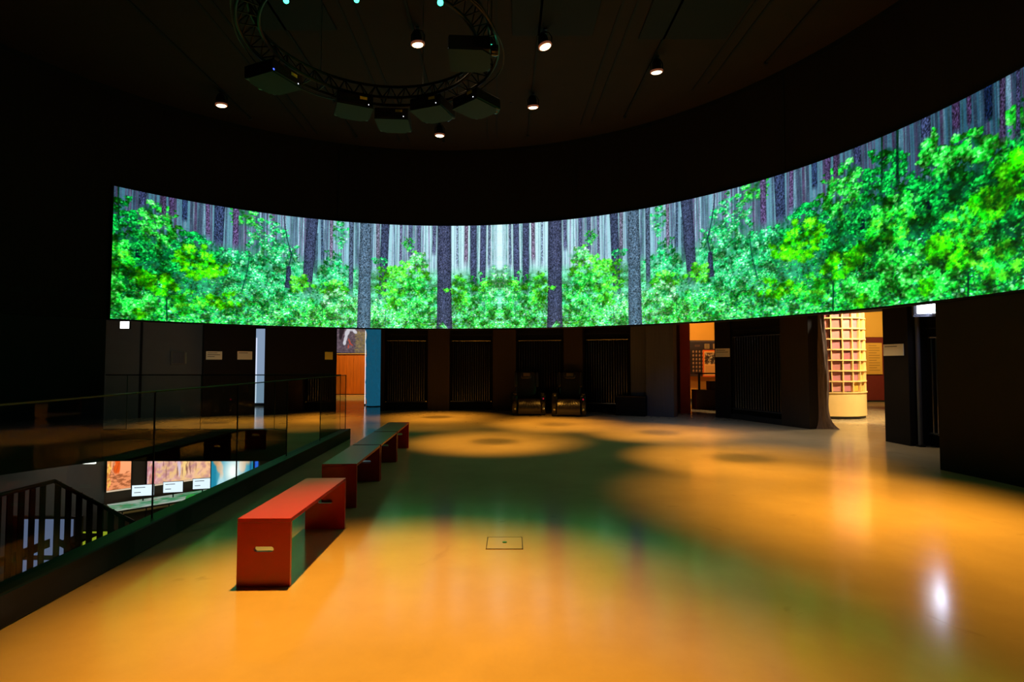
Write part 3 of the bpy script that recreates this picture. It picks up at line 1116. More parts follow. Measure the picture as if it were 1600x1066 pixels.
pR0 = Vector((7.13, 10.45, 0)); pR1 = Vector((7.17, 9.85, 0))
slab(MB(), pR0, pR1, 0.5, 0, WH).build('pillar', M['blackwall'], outer, bevel=0.004)
q0 = Vector((7.55, 9.9, 0)); q1 = Vector((7.75, 7.6, 0))
slab(MB(), q0, q1, 0.15, 0, WH).build('bay_panel', M['black'], outer)

rad_proto = {}


def radiator(a, b, label, n=17, z0=0.28, z1=2.32, tz1=2.2):
    """column radiator in a bay between floor points a and b"""
    d = b - a
    L = d.length
    ang_ = math.atan2(d.y, d.x)
    t = thing('radiator', label, 'radiator', (a.x, a.y, 0), ang_, 'black tubular radiators between the pillars')
    m = MB()
    for i in range(n):
        x = 0.10 + (L - 0.20) * i / (n - 1)
        m.cyl((x, 0, z0), (x, 0, tz1), 0.017, 6)
    o = m.build('tubes', M['radiator'], t, smooth=True)
    o['kind'] = 'stuff'
    MB().cyl((0.05, 0, z0), (L - 0.05, 0, z0), 0.024, 8).build('bottom_header', M['radiator'], t, smooth=True)
    MB().cyl((0.05, 0, tz1), (L - 0.05, 0, tz1), 0.024, 8).build('top_header', M['radiator'], t, smooth=True)
    MB().cyl((0.02, 0, z1 + .06), (L - 0.02, 0, z1 + .06), 0.012, 6).build('supply_pipe', M['blackmetal'], t, smooth=True)
    for (x, z) in ((0.03, z0), (L - 0.03, z0), (0.03, z1 + .06), (L - 0.03, z1 + .06)):
        MB().cyl((x, -0.03, z), (x, 0.10, z), 0.018, 8).build('bracket', M['chrome'], t, smooth=True)
    return t


RL = ['black radiator beside the blue crinkled column', 'black radiator with dark brown pillars on both sides, away from the armchairs',
      'black radiator behind the two leather armchairs', 'black radiator beside the slate blue pillar',
      'black radiator with lit vertical tubes beside the tree trunk', 'black radiator below the bright white emergency lamp']
RR = RB + 0.2
for i, (xa, xb) in enumerate(((601, 667), (703, 769), (807, 880), (912, 985))):
    a, b = wall_pts(xa, RR, xb, RR)
    radiator(a, b, RL[i])
a, b = wall_pts(1146, 11.42, 1231, 10.8, 655)
radiator(a, b, RL[4], 19)
radiator(Vector((7.42, 9.72, 0)), Vector((7.60, 7.95, 0)), RL[5], 18, z0=0.25, z1=2.05, tz1=1.95)


# ------------------------------------------------------------------ caption cards on the pillars
def card(xa, xb, ya, yb, rad, label, m='paper', lines=3, dy=-0.012, pts=None):
    if pts is None:
        p, q = on_circle(xa, ya, rad), on_circle(xb, ya, rad)
        zt, zb = p.z, on_circle(xa, yb, rad).z
    else:
        p, q, zt, zb = pts
    d = Vector((q.x - p.x, q.y - p.y, 0))
    L = d.length
    t = thing('caption_card', label, 'sign', (p.x, p.y, zb), math.atan2(d.y, d.x), 'small caption cards on the dark pillars')
    H = zt - zb
    MB().box(0, L, dy - 0.012, dy, 0, H).build('card', M[m], t)
    for k in range(lines):
        w = L * (0.62, 0.80, 0.45, 0.7)[k % 4]
        z = H * (0.80 - 0.22 * k)
        MB().box(L * 0.08, L * 0.08 + w, dy - 0.0135, dy - 0.012, z - H * 0.03, z + H * 0.03).build('text_line', M['ink'], t)
    return t


card(322, 347, 549, 562, 11.3, 'cream caption card with several lines of print on black panel', lines=3)
card(371, 394, 549, 562, 11.3, 'plain cream caption card beside the narrow blue lit gap', lines=1)
card(499, 520, 550, 562, 10.98, 'yellow caption card beside the doorway with the bird picture', 'paper_yellow', lines=0)
card(1118, 1140.5, 545, 558, 11.45, 'cream caption card between the orange doorway and the radiator', lines=2)
pa = Vector((7.135, 10.42, 0)); pb = Vector((7.165, 9.93, 0))
card(0, 0, 0, 0, 0, 'cream caption card beside the yellow lit doorway and emergency lamp', lines=1,
     pts=(pa, pb, at_y(1398, 538, 10.2).z, at_y(1398, 556, 10.2).z))

# wall box on the grey panel
p, q = on_circle(267, 549, 11.85), on_circle(295, 549, 11.85)
wb = thing('wall_box', 'grey framed box hanging on the grey wall at the left', 'wall box', (p.x, p.y, on_circle(267, 570, 11.85).z), math.atan2(q.y - p.y, q.x - p.x))
L = (q - p).length
Hh = p.z - wb.location.z
MB().box(0, L, -0.02, 0.06, 0, Hh).build('case', M['greywall'], wb, bevel=0.005)
MB().box(0.04, L * 0.72, -0.03, -0.021, 0.04, Hh - 0.04).build('cover', M['slate'], wb, bevel=0.004)
MB().box(L * 0.82, L * 0.86, -0.03, -0.021, 0.03, Hh - 0.03).build('latch', M['steel'], wb)

# small exit sign under the left end of the screen
p = at_y(195, 508, 11.45)
ex = thing('exit_sign', 'small glowing white exit sign hanging under the left end of the screen', 'exit sign', p)
MB().box(-0.10, 0.10, 0, 0.05, -0.08, 0.08).build('case', M['blackmetal'], ex, bevel=0.004)
MB().box(-0.092, 0.092, -0.008, 0.0, -0.073, 0.073).build('face', M['sign_left'], ex)
MB().box(-0.3, 0.5, 0.01, 0.04, 0.083, 0.10).build('mount_rail', M['steel'], ex)
area('exit_sign_light', p + Vector((0, 0.12, -0.05)), p + Vector((0.6, 3.2, -0.5)), 9, 0.2, 0.15, (0.92, 1.0, 0.9), ex)

# white emergency lamp in the right hand recess
p = at_y(1453.5, 482, 9.30)
em = thing('emergency_lamp', 'bright white emergency lamp box mounted high in the dark recess', 'emergency lamp', p, R(-24))
MB().box(-0.24, 0.21, 0.0, 0.10, -0.11, 0.13).build('case', M['slate'], em, bevel=0.006)
MB().box(-0.19, 0.19, -0.035, 0.0, -0.085, 0.10).build('lit_face', M['sign_white'], em, bevel=0.01)
for k in range(5):
    MB().box(-0.13 + 0.06 * k, -0.10 + 0.06 * k, -0.037, -0.0352, -0.07, -0.01).build('sign_mark', M['sign_green'], em)
MB().box(-0.24, 0.20, 0.02, 0.06, -0.135, -0.112).build('bracket', M['slate'], em)
area('emergency_lamp_light', p + Vector((-0.02, -0.06, -0.02)), p + Vector((-2.0, 0.25, -0.9)), 14, 0.34, 0.16, (0.66, 0.74, 1.0), em)
pp = thing('conduit_pipe', 'pale vertical conduit pipe running down beside the emergency lamp', 'pipe', (7.30, 9.78, 0))
MB().cyl((0, 0, 0.02), (0, 0, 2.6), 0.035, 12).build('pipe', M['slate'], pp, smooth=True)
MB().box(-0.05, 0.05, -0.05, 0.05, 0, 0.04).build('foot_plate', M['blackmetal'], pp)

# ------------------------------------------------------------------ armchairs
def superbox(m, x0, x1, y0, y1, z0, z1, e=0.35, n=14, puff=None):
    """soft rounded cushion"""
    cx_, cy_, cz_ = (x0 + x1) / 2, (y0 + y1) / 2, (z0 + z1) / 2
    a_, b_, c_ = (x1 - x0) / 2, (y1 - y0) / 2, (z1 - z0) / 2
    vs, fs = [], []
    f_ = lambda w, p: math.copysign(abs(w) ** p, w)
    for i in range(n + 1):
        v = -math.pi / 2 + math.pi * i / n
        for k in range(2 * n):
            u = -math.pi + 2 * math.pi * k / (2 * n)
            q = Vector((cx_ + a_ * f_(math.cos(v), e) * f_(math.cos(u), e),
                        cy_ + b_ * f_(math.cos(v), e) * f_(math.sin(u), e),
                        cz_ + c_ * f_(math.sin(v), e)))
            if puff: q = puff(q)
            vs.append(q)
    for i in range(n):
        for k in range(2 * n):
            l = (k + 1) % (2 * n)
            fs.append((i * 2 * n + k, i * 2 * n + l, (i + 1) * 2 * n + l, (i + 1) * 2 * n + k))
    m.add(vs, fs)
    return m


def make_chair(label):
    t = thing('massage_armchair', label, 'armchair', group='black leather armchairs')
    superbox(MB(), -0.30, 0.30, -0.34, 0.34, 0.26, 0.47, 0.4).build('seat', M['leather'], t, smooth=True)
    tilt = Matrix.Translation((0, 0.36, 0.40)) @ Matrix.Rotation(R(-13), 4, 'X')
    superbox(MB(), -0.33, 0.33, -0.11, 0.11, -0.02, 0.88, 0.4, puff=lambda q: tilt @ q).build('backrest', M['leather'], t, smooth=True)
    for s in (-1, 1):
        superbox(MB(), min(s * 0.27, s * 0.37), max(s * 0.27, s * 0.37), -0.16, 0.0, 0.34, 0.84, 0.5, puff=lambda q: tilt @ q).build('side_bolster', M['leather'], t, smooth=True)
    hd = superbox(MB(), -0.17, 0.17, -0.20, -0.09, 0.60, 0.80, 0.5, puff=lambda q: tilt @ q).build('head_pillow', M['leather'], t, smooth=True)
    gold = mat('gold print', (0.55, 0.36, 0.12), 0.35, metal=0.5, var=0.05)
    for k in range(3):
        MB().box(-0.10, 0.10, -0.205, -0.198, 0.75 - 0.035 * k, 0.762 - 0.035 * k, tilt).build('printed_line', gold, hd)
    for s in (-1, 1):
        x0, x1 = (0.31, 0.49) if s > 0 else (-0.49, -0.31)
        ar = superbox(MB(), x0, x1, -0.44, 0.46, 0.03, 0.62, 0.25).build('armrest', M['plastic'], t, smooth=True)
        superbox(MB(), x0 + 0.015, x1 - 0.015, -0.40, 0.30, 0.585, 0.65, 0.5).build('arm_pad', M['leather'], ar, smooth=True)
        MB().lathe([(0.035, 0), (0.035, 0.015), (0.02, 0.02)], 16).build('cup_ring', M['chrome'], ar).matrix_local = Matrix.Translation(((x0 + x1) / 2, -0.45, 0.20)) @ Matrix.Rotation(R(90), 4, 'X')
        if s > 0:
            MB().box((x0 + x1) / 2 - 0.016, (x0 + x1) / 2 + 0.016, -0.457, -0.44, 0.46, 0.50).build('status_lamp', M['led_red'], ar)

    def folds(q):
        k = max(0.0, min(1.0, (q.z - 0.15) / 0.3))
        fan = (q.x / (0.45 + 0.8 * (0.45 - q.z)))
        return q + Vector((0, 0.020 * math.sin(fan * 75) * k if q.y < -0.45 else 0, 0))
    ft = MB()
    nx, nz = 60, 16
    vs, fs = [], []
    for j in range(nz + 1):
        w = j / nz
        z = 0.06 + 0.41 * w
        for i in range(nx + 1):
            x = -0.31 + 0.62 * i / nx
            xx_ = x * (1.05 - 0.06 * w)
            fan = xx_ / (0.35 + 1.1 * (1 - w))
            y = -0.53 + 0.14 * w ** 3 - 0.03 * math.sin(w * math.pi) + 0.013 * math.sin(fan * 60 + 0.5 * math.sin(9 * x)) * max(0, w - 0.25)
            vs.append((xx_, y, z))
    off = len(vs)
    for j in range(nz + 1):
        w = j / nz
        for i in range(nx + 1):
            x = -0.31 + 0.62 * i / nx
            vs.append((x * (1.05 - 0.06 * w), -0.31, 0.06 + 0.41 * w))
    for j in range(nz):
        for i in range(nx):
            q = j * (nx + 1) + i
            fs.append((q, q + 1, q + nx + 2, q + nx + 1))
            fs.append((off + q, off + q + nx + 1, off + q + nx + 2, off + q + 1))
    for i in range(nx):
        for j in (0, nz):
            q = j * (nx + 1) + i
            fs.append((q, off + q, off + q + 1, q + 1))
    for j in range(nz):
        for i in (0, nx):
            q = j * (nx + 1) + i
            fs.append((q, q + nx + 1, off + q + nx + 1, off + q))
    ft.add(vs, fs)
    ft.build('footrest', M['leather'], t, smooth=True)
    MB().box(-0.46, 0.46, -0.42, 0.42, 0.0, 0.07).build('base', M['blackmetal'], t, bevel=0.02)
    return t


ch = make_chair('black leather massage armchair beside the dark brown pillar, with dim folded footrest')
cp = at_z(825.5, 650)
ch.location = (cp.x, cp.y + 0.50, 0)
ch.rotation_euler = (0, 0, R(4))
ch2 = copy_tree(ch)
ch2['label'] = 'black leather massage armchair with shining footrest folds, on the slate pillar side'
cp = at_z(893, 651.5)
ch2.location = (cp.x, cp.y + 0.50, 0)
ch2.rotation_euler = (0, 0, R(-9))
for o in ch2.children:
    pass
lb = thing('storage_chest', 'low black chest standing against the slate blue pillar', 'chest', (0, 0, 0))
a, b = wall_pts(962, 10.55, 1008, 10.55)
slab(MB(), a, b, 0.3, 0.0, 0.52).build('body', M['black'], lb, bevel=0.01)
slab(MB(), a, b, 0.32, 0.522, 0.56).build('lid', M['blackmetal'], lb, bevel=0.008)

# ------------------------------------------------------------------ room behind the orange doorway
o1 = at_z(1058, 627); o2 = at_z(1118, 627)
YW = 20.9
wr = struct(MB().box(4.6, 11.5, YW, YW + 0.15, 0, 3.2).build('wall_orange', M['orange']), 'orange wall of the room behind the left of the tree trunk')
wr.name = 'wall_orange_room'
MB().box(4.6, 9.9, YW - 0.03, YW - 0.002, 0, 0.12).build('skirting', M['skirt'], wr)
# red reveal at the doorway's left side
x_l = at_y(1057, 560, 17.2).x
x_r = at_y(1067, 560, 20.7).x
rv = MB()
rv.add([(5.30, 16.2, 0), (x_r, YW, 0), (x_r - 0.3, YW, 0), (5.0, 16.2, 0), (5.30, 16.2, 3), (x_r, YW, 3), (x_r - 0.3, YW, 3), (5.0, 16.2, 3)],
       [(0, 3, 2, 1), (4, 5, 6, 7), (0, 1, 5, 4), (1, 2, 6, 5), (2, 3, 7, 6), (3, 0, 4, 7)])
struct(rv.build('wall_red_reveal', M['redpaint']), 'red side wall of the orange doorway')


def paint_board():
    im = np.zeros((60, 70, 3)) + C8(38, 14, 10)
    im += (rng.random((60, 70, 1)) - .5) * 0.03
    for r_ in range(6):
        for c_ in range(6):
            x, y = 8 + c_ * 6, 18 + r_ * 7
            if x > 38: continue
            blob(im, x, y, 1.9, 2.4, 0, C8(150, 105, 80), 0.9)
            blob(im, x, y - 1, 1.0, 1.0, 0, C8(210, 160, 120), 0.8)
    for (x, y, w, h, c) in ((30, 4, 9, 9, C8(150, 110, 60)), (46, 4, 9, 9, C8(170, 120, 70)), (12, 6, 9, 3, C8(90, 50, 30))):
        im[y:y + h, x:x + w] = c
        im[y + 1:y + h - 1:2, x + 1:x + w - 1] = c * 0.5
    return im


def paint_poster():
    im = np.zeros((48, 26, 3)) + C8(226, 92, 30)
    im[3:45, 3:23] = C8(245, 170, 95)
    im[5:25, 4:22] = C8(120, 78, 52)
    for k in range(60):
        blob(im, rng.uniform(5, 21), rng.uniform(6, 24), rng.uniform(1, 3), rng.uniform(.7, 1.6), rng.uniform(0, 3), C8(40, 26, 24) if k % 3 else C8(220, 190, 160), .8)
    im[28:42:2, 5:21] = C8(200, 130, 70)
    return im


M['print'] = colour_attr('matt print', rough=0.6)
YB = 20.55
bt = thing('portrait_board', 'dark angular notice board with rows of small portraits on orange wall', 'notice board')
p_tl = at_y(1072, 532, YB); p_br = at_y(1124, 588, YB)
bb = MB()
cx0, cx1, z1, z0 = p_tl.x, p_br.x + 0.25, p_tl.z, p_br.z
ch_ = 0.10
pts = [(cx0, z0 + ch_), (cx0, z1 - ch_ * 0.5), (cx0 + ch_, z1), (cx1, z1), (cx1, z0), (cx0 + ch_, z0)]
bb.add([(x, YB, z) for x, z in pts] + [(x, YB + 0.315, z) for x, z in pts],
       [tuple(range(6)), tuple(reversed(range(6, 12)))] + [(i, 6 + i, 6 + (i + 1) % 6, (i + 1) % 6) for i in range(6)])
bb.build('board', mat('dark brown board', (0.05, 0.016, 0.01), 0.5, var=0.1), bt)
flat_print('portrait_sheet', paint_board(), M['print'], Vector((cx0 + .10, YB - .006, z1 - .06)), Vector((cx1, YB - .006, z1 - .06)), Vector((cx0 + .10, YB - .006, z0 + .08)), bt)
flat_print('poster', paint_poster(), M['print'], at_y(1098, 547, YB - .03), at_y(1121, 547, YB - .03), at_y(1098, 589, YB - .03), bt)

yl = 17.6
ls = thing('lectern', 'dark wooden reading stand in front of the portrait board', 'lectern')
MB().box(at_y(1088, 600, yl).x, 7.15, yl, yl + 0.5, 0.0, 0.62).build('base_cabinet', M['pillar'], ls, bevel=0.01)
MB().box(at_y(1093, 600, yl).x, at_y(1096, 600, yl).x, yl + .1, yl + .15, 0.621, 1.13).build('post', M['blackmetal'], ls)
MB().box(at_y(1091, 600, yl).x, 7.15, yl + .05, yl + .35, 1.131, 1.17).build('shelf', M['blackmetal'], ls, bevel=0.006)
MB().box(at_y(1111, 600, yl).x, 7.15, yl + .1, yl + .45, 0.622, 0.90).build('box', M['pillar'], ls, bevel=0.01)

# ------------------------------------------------------------------ room behind the yellow doorway with the round showcase
YB2 = 21.0
wy = struct(MB().box(11.5, 16.5, YB2, YB2 + .15, 0, 4.06).build('wall_yellow_room', M['darkred']), 'dark red and yellow back wall of the lit room')
zy = at_y(1365, 527, YB2).z
MB().box(11.5, 16.5, YB2 - .02, YB2 - .001, zy, 4.05).build('yellow_band', M['yellow'], wy)
MB().box(11.5, 16.5, YB2 - .03, YB2 - .001, 0, 0.06).build('skirting', M['skirt'], wy)
ps = thing('text_panel', 'yellow text panel on the dark red wall beside the round showcase', 'text panel')
pt, pbm = at_y(1340, 536, YB2 - .05), at_y(1379, 585, YB2 - .05)
MB().box(pt.x, pbm.x, YB2 - .06, YB2 - .03, pbm.z, pt.z).build('panel', M['yellow'], ps)
for k in range(11):
    z = pt.z - 0.10 - k * 0.095
    MB().box(at_y(1356, 560, YB2).x, at_y(1356, 560, YB2).x + (0.42 if k % 3 else 0.30), YB2 - .063, YB2 - .0601, z - .012, z + .012).build('text_line', mat('brown ink', (0.45, 0.22, 0.04), .7, var=.05) if k == 0 else bpy.data.materials['brown ink'], ps)

SC = Vector((8.84, 15.47, 0))
SRd = 1.02
sc = thing('round_showcase', 'tall cylindrical showcase with a lit grid of small reddish panes', 'showcase', SC)
z_base = 0.72
rowh = 0.283
nrow = 8
ncolm = 23
MB().lathe([(SRd - 0.03, 0.0), (SRd - 0.03, 0.075)], 64).build('plinth', M['skirt'], sc, smooth=True)
MB().lathe([(SRd, 0.076), (SRd, z_base - 0.03)], 64).build('base_drum', M['cream'], sc, smooth=True)
MB().lathe([(SRd + 0.02, z_base - 0.029), (SRd + 0.02, z_base)], 64).build('base_ring', M['cream'], sc, smooth=True)
MB().lathe([(SRd - 0.17, z_base + 0.001), (SRd - 0.17, z_base + rowh * nrow)], 48).build('core', mat('dark brown core', (0.10, 0.04, 0.035), 0.6, var=0.1), sc, smooth=True)
for k in range(1, nrow + 1):
    MB().lathe([(SRd - 0.02, z_base + rowh * k - 0.016), (SRd + 0.012, z_base + rowh * k - 0.016), (SRd + 0.012, z_base + rowh * k + 0.016), (SRd - 0.02, z_base + rowh * k + 0.016)], 64).build('ring_shelf', M['cream'], sc)
tone = [mat('reddish pane %d' % i, c, 0.35, var=0.25, vscale=7) for i, c in enumerate(((0.46, 0.19, 0.17), (0.58, 0.26, 0.24), (0.36, 0.13, 0.14), (0.50, 0.20, 0.22), (0.75, 0.45, 0.07)))]
pitch = 2 * math.pi / ncolm
a_off = R(-108.5)
for i in range(ncolm):
    w = a_off + pitch * i
    Mx = Matrix.Rotation(w, 4, 'Z')
    MB().box(SRd - 0.06, SRd, -0.013, 0.013, z_base + 0.001, z_base + rowh * nrow, Mx).build('upright', M['cream'], sc)
pane_me = {}
cam_dir = math.atan2(-SC.y, -SC.x)
for i in range(ncolm):
    wm = a_off + pitch * (i + 0.5)
    dw = (wm - cam_dir + math.pi) % (2 * math.pi) - math.pi
    if abs(dw) > R(115):
        continue
    for k in range(nrow):
        ti = rng.integers(0, 4)
        if dw > R(46) and (k == 0 or (dw > R(62) and rng.random() < 0.7)):
            ti = 4
        hw = SRd * math.tan(pitch / 2) - 0.016
        key = int(ti)
        if key not in pane_me:
            o = MB().box(SRd - 0.09, SRd - 0.06, -hw * 0.93, hw * 0.80, 0.02, rowh - 0.02).build('pane', tone[key], sc)
            pane_me[key] = o.data
        else:
            o = bpy.data.objects.new('pane', pane_me[key])
            COL.objects.link(o)
            o.parent = sc
        o.location = (0, 0, z_base + rowh * k)
        o.rotation_euler = (0, 0, wm)

# tree trunk by the doorway
tb = at_z(1282, 669)
tt = thing('tree_trunk', 'weathered bare tree trunk with root flare standing beside the yellow doorway', 'tree trunk', (tb.x - 0.02, tb.y + 0.05, 0))
m = MB()
vs, fs = [], []
NZ, NA = 40, 36
for j in range(NZ + 1):
    w = j / NZ
    z = w * 2.74
    base = 0.19 + 0.04 * math.sin(w * 5) * 0.4 + 0.09 * math.exp(-w * 15)
    for k in range(NA):
        th = 2 * math.pi * k / NA
        rr = base * (1 + 0.10 * math.sin(3 * th + 2 * w) + 0.05 * math.sin(7 * th + w * 6) + 0.03 * math.sin(13 * th - 9 * w))
        rr += 0.20 * math.exp(-w * 17) * max(0, math.cos(2.5 * (th - 0.4))) ** 2 * (1 if abs(th - 0.2) < 1.6 or th > 4.9 else 0)
        vs.append((rr * math.cos(th) + 0.03 * math.sin(w * 4), rr * math.sin(th) * 0.9, z))
for j in range(NZ):
    for k in range(NA):
        l = (k + 1) % NA
        fs.append((j * NA + k, j * NA + l, (j + 1) * NA + l, (j + 1) * NA + k))
fs.append(tuple(range(NZ * NA, (NZ + 1) * NA)))
m.add(vs, fs)
m.build('trunk', M['bark'], tt, smooth=True)
kn = MB()
for (th, z, r_) in ((-1.7, 1.45, 0.05), (-1.2, 1.22, 0.035), (-1.9, 0.9, 0.03)):
    rr = 0.17
    kn.lathe([(r_, 0), (r_ * 0.8, 0.02), (r_ * 0.4, 0.012)], 10, (0, 0, 0)) if False else None
for (th, z, r_) in ((-1.55, 1.46, 0.045), (-1.75, 1.2, 0.032)):
    rr = 0.19
    o = MB().lathe([(r_, -0.02), (r_, 0.012), (r_ * 0.6, 0.02), (r_ * 0.45, 0.008)], 12).build('knot', M['bark'], tt, smooth=True)
    o.matrix_local = Matrix.Translation((rr * math.cos(th), rr * math.sin(th) * 0.9, z)) @ Vector((math.cos(th), math.sin(th), 0)).to_track_quat('Z', 'Y').to_matrix().to_4x4()

# room lamps: track spots in the two lit rooms
def room_lamp(loc, target, power, ang_, col, label, radius=0.08, blend=0.6):
    t = thing('room_spotlight', label, 'spotlight', loc, group='ceiling spotlights in the side rooms')
    d = (Vector(target) - Vector(loc)).normalized()
    e = Vector((0, 0, 0))
    MB().cyl(e - d * 0.16, e - d * 0.02, 0.06, 16).build('housing', M['blackmetal'], t, smooth=True)
    MB().cyl(e - d * 0.0195, e - d * 0.012, 0.052, 16).build('lens', M['lens_warm'], t)
    MB().cyl(e - d * 0.1, e - d * 0.1 + Vector((0, 0, 4.095 - Vector(loc).z + d.z * 0.1)), 0.012, 6).build('stem', M['blackmetal'], t)
    sp = spot('room_spot_light', Vector(loc) + d * 0.01, target, power, ang_, blend, col, radius)
    sp.parent = t
    sp.matrix_parent_inverse = Matrix.Translation(-Vector(loc))
    return t


room_lamp((6.9, 18.6, 3.6), (7.2, 20.9, 1.4), 260, 110, (1.0, 0.66, 0.22), 'spotlight in front of the orange wall with the portrait board')
room_lamp((9.8, 12.6, 3.9), (9.2, 14.8, 1.7), 1300, 75, (1.0, 0.76, 0.46), 'spotlight shining on the round showcase')
room_lamp((11.4, 14.2, 3.9), (9.9, 15.6, 1.2), 500, 80, (1.0, 0.72, 0.36), 'spotlight at the open side of the round showcase')
room_lamp((13.3, 17.8, 3.6), (13.2, 21.0, 1.6), 420, 110, (1.0, 0.66, 0.25), 'spotlight shining on the yellow text panel')
room_lamp((10.2, 13.4, 2.9), (7.5, 11.7, 0.3), 420, 84, (1.0, 0.78, 0.55), 'spotlight throwing pale light out of the yellow doorway', 0.03, 0.3)

# ------------------------------------------------------------------ doorway with the bird picture and the blue column
YO = 24.0
wo = struct(MB().box(-9.0, -5.0, YO, YO + .15, 0, 3.2).build('wall_wood_room', M['pillar']), 'far wall of the room with the bird picture')
for k in range(9):
    x0 = -8.2 + 0.31 * k
    MB().box(x0, x0 + 0.302, YO - .04, YO - .001, 0.13, at_y(547, 553, YO).z).build('plank', M['woodorange'], wo)
stg = struct(MB().box(-9.0, -5.0, YO - 1.1, YO - .045, 0, 0.10).build('trim_3', M['cream']), 'low pale platform in front of the orange planks')


def paint_bird():
    im = np.zeros((90, 130, 3)) + C8(92, 82, 96)
    for k in range(1500):
        x, y = rng.uniform(0, 130), rng.uniform(0, 90)
        c = C8(150, 130, 85) if (x > 75 and y > 30) else (C8(88, 70, 84) if rng.random() < .6 else C8(130, 110, 120))
        blob(im, x, y, rng.uniform(2, 6), rng.uniform(1, 3), rng.uniform(-.4, .4), c * rng.uniform(.6, 1.1), .5)
    Wt, Bk, Rd = C8(225, 225, 235), C8(28, 22, 34), C8(205, 70, 50)
    for (x, y, rx, ry, a_) in ((52, 20, 17, 9, .5), (60, 8, 14, 9, -.2), (46, 34, 8, 13, .7), (40, 50, 6, 12, .45), (36, 62, 6, 7, .2), (66, 24, 10, 7, .2), (74, 32, 9, 5, .4)):
        blob(im, x, y, rx, ry, a_, Wt * rng.uniform(.85, 1.0), .95)
    for (x, y, rx, ry, a_) in ((68, 14, 13, 7, .5), (62, 2, 9, 5, .2), (26, 28, 9, 18, .3), (22, 44, 6, 10, .2)):
        blob(im, x, y, rx, ry, a_, Bk, .9)
    for (x, y, rx, ry, a_) in ((54, 58, 3, 9, -.5), (60, 66, 9, 2, .5), (50, 72, 3, 6, .2)):
        blob(im, x, y, rx, ry, a_, Rd, .8)
    return im


M['print_lit'] = colour_attr('emissive picture print', emit=0.9, rough=0.4)  # picture sheet with its own emission
bp_ = thing('bird_picture', 'large picture of a white and black bird above the orange planks', 'picture')
ptl, ptr, pbl = at_y(523, 500, YO - .12), at_y(578, 500, YO - .12), at_y(523, 551.5, YO - .12)
flat_print('picture_sheet', paint_bird(), M['print_lit'], ptl, ptr, pbl, bp_)
MB().box(ptl.x - .02, ptr.x + .02, YO - .11, YO - .06, pbl.z - .02, ptl.z + .02).build('backing', M['black'], bp_)
MB().box(ptl.x - .02, ptr.x + .02, YO - .15, YO - .10, pbl.z - .055, pbl.z - .022).build('ledge', M['cream'], bp_)
room_lamp((-6.5, 21.0, 3.4), (-6.6, 24.0, 1.0), 330, 100, (1.0, 0.60, 0.22), 'spotlight shining on the orange planks under the bird picture')
room_lamp((-3.9, 17.5, 3.1), (-4.7, 18.9, 1.1), 130, 95, (0.55, 0.80, 1.0), 'cool spotlight beside the blue crinkled column')

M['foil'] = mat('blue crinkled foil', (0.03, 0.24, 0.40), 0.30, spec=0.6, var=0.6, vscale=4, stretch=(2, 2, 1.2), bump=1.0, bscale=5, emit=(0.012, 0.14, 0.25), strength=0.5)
cbp = at_z(581.5, 636)
bc = thing('blue_column', 'tall blue crinkled translucent column glowing in the doorway', 'column', (cbp.x, cbp.y + 0.28, 0))
m = MB()
vs, fs = [], []
NZ, NA = 60, 40
nv = rng.random((NZ + 1, NA))
for q in range(4):
    nv = (nv + np.roll(nv, 1, 1) + np.roll(nv, 1, 0) + np.roll(nv, -1, 0)) / 4
nv = (nv - nv.min()) / (nv.max() - nv.min())
for j in range(NZ + 1):
    z = 0.03 + 2.67 * j / NZ
    for k in range(NA):
        th = 2 * math.pi * k / NA
        rr = 0.275 + 0.13 * (nv[j, k] - 0.5) + 0.015 * math.sin(5 * th + z * 3)
        vs.append((rr * math.cos(th), rr * math.sin(th), z))
for j in range(NZ):
    for k in range(NA):
        l = (k + 1) % NA
        fs.append((j * NA + k, j * NA + l, (j + 1) * NA + l, (j + 1) * NA + k))
m.add(vs, fs)
m.build('crinkled_foil', M['foil'], bc)
MB().lathe([(0.27, 0), (0.27, 0.03)], 32).build('foot_ring', M['blackmetal'], bc)
tube_l = at_y(569.0, 560, 19.2)
lt = thing('glowing_tube', 'slim white glowing tube added as the bright backlit edge of the blue column', 'glowing tube', (tube_l.x + .03, 19.25, 0))
MB().cyl((0, 0, 0.05), (0, 0, 2.7), 0.012, 8).build('tube', glow('white glowing tube', (0.8, 0.9, 1.0), 1.2), lt)  # emissive tube put in for the column's bright backlit edge
MB().cyl((0, 0, 0), (0, 0, 0.05), 0.03, 10).build('foot', M['blackmetal'], lt)

# blue lit gap between the panels on the left
gp = thing('light_wall', 'pale blue glowing wall panel seen through the narrow gap between black panels', 'light panel')
g0 = at_y(396, 500, 19.0); g1 = at_y(413, 500, 19.0)
MB().box(g0.x - .3, g1.x + .3, 19.02, 19.08, 0.0, 2.7).build('frame', M['slate'], gp)
MB().box(g0.x - .25, g1.x + .25, 19.0, 19.019, 0.1, at_y(404, 514, 19).z).build('lit_face', glow('pale blue lit face', (0.36, 0.50, 0.72), 0.62), gp)
MB().box(at_y(400, 500, 18.99).x - .2, at_y(402.5, 500, 18.99).x, 18.985, 18.999, 0.1, at_y(404, 528, 19).z).build('bright_strip', glow('bright blue lit strip', (0.72, 0.80, 1.0), 1.0), gp)

# back closing walls so that no gap shows empty space
struct(MB().box(-16, 18, 29.8, 29.95, -0.0, 3.3).build('wall_far', M['black']))
struct(MB().box(16.6, 16.75, 6, 29.8, 0, 3.3).build('wall_east', M['black']))
struct(MB().box(-15.9, -15.75, 6, 29.8, 0, 3.3).build('wall_west', M['black']))
struct(MB().arc(RD + 0.2, 32, -80, 112, 4.1, 4.2, 60).build('ceiling_rooms', M['black']))
struct(MB().box(10.9, 11.5, 20.85, 21.2, 0, 4.0).build('trim_4', M['darkred']))

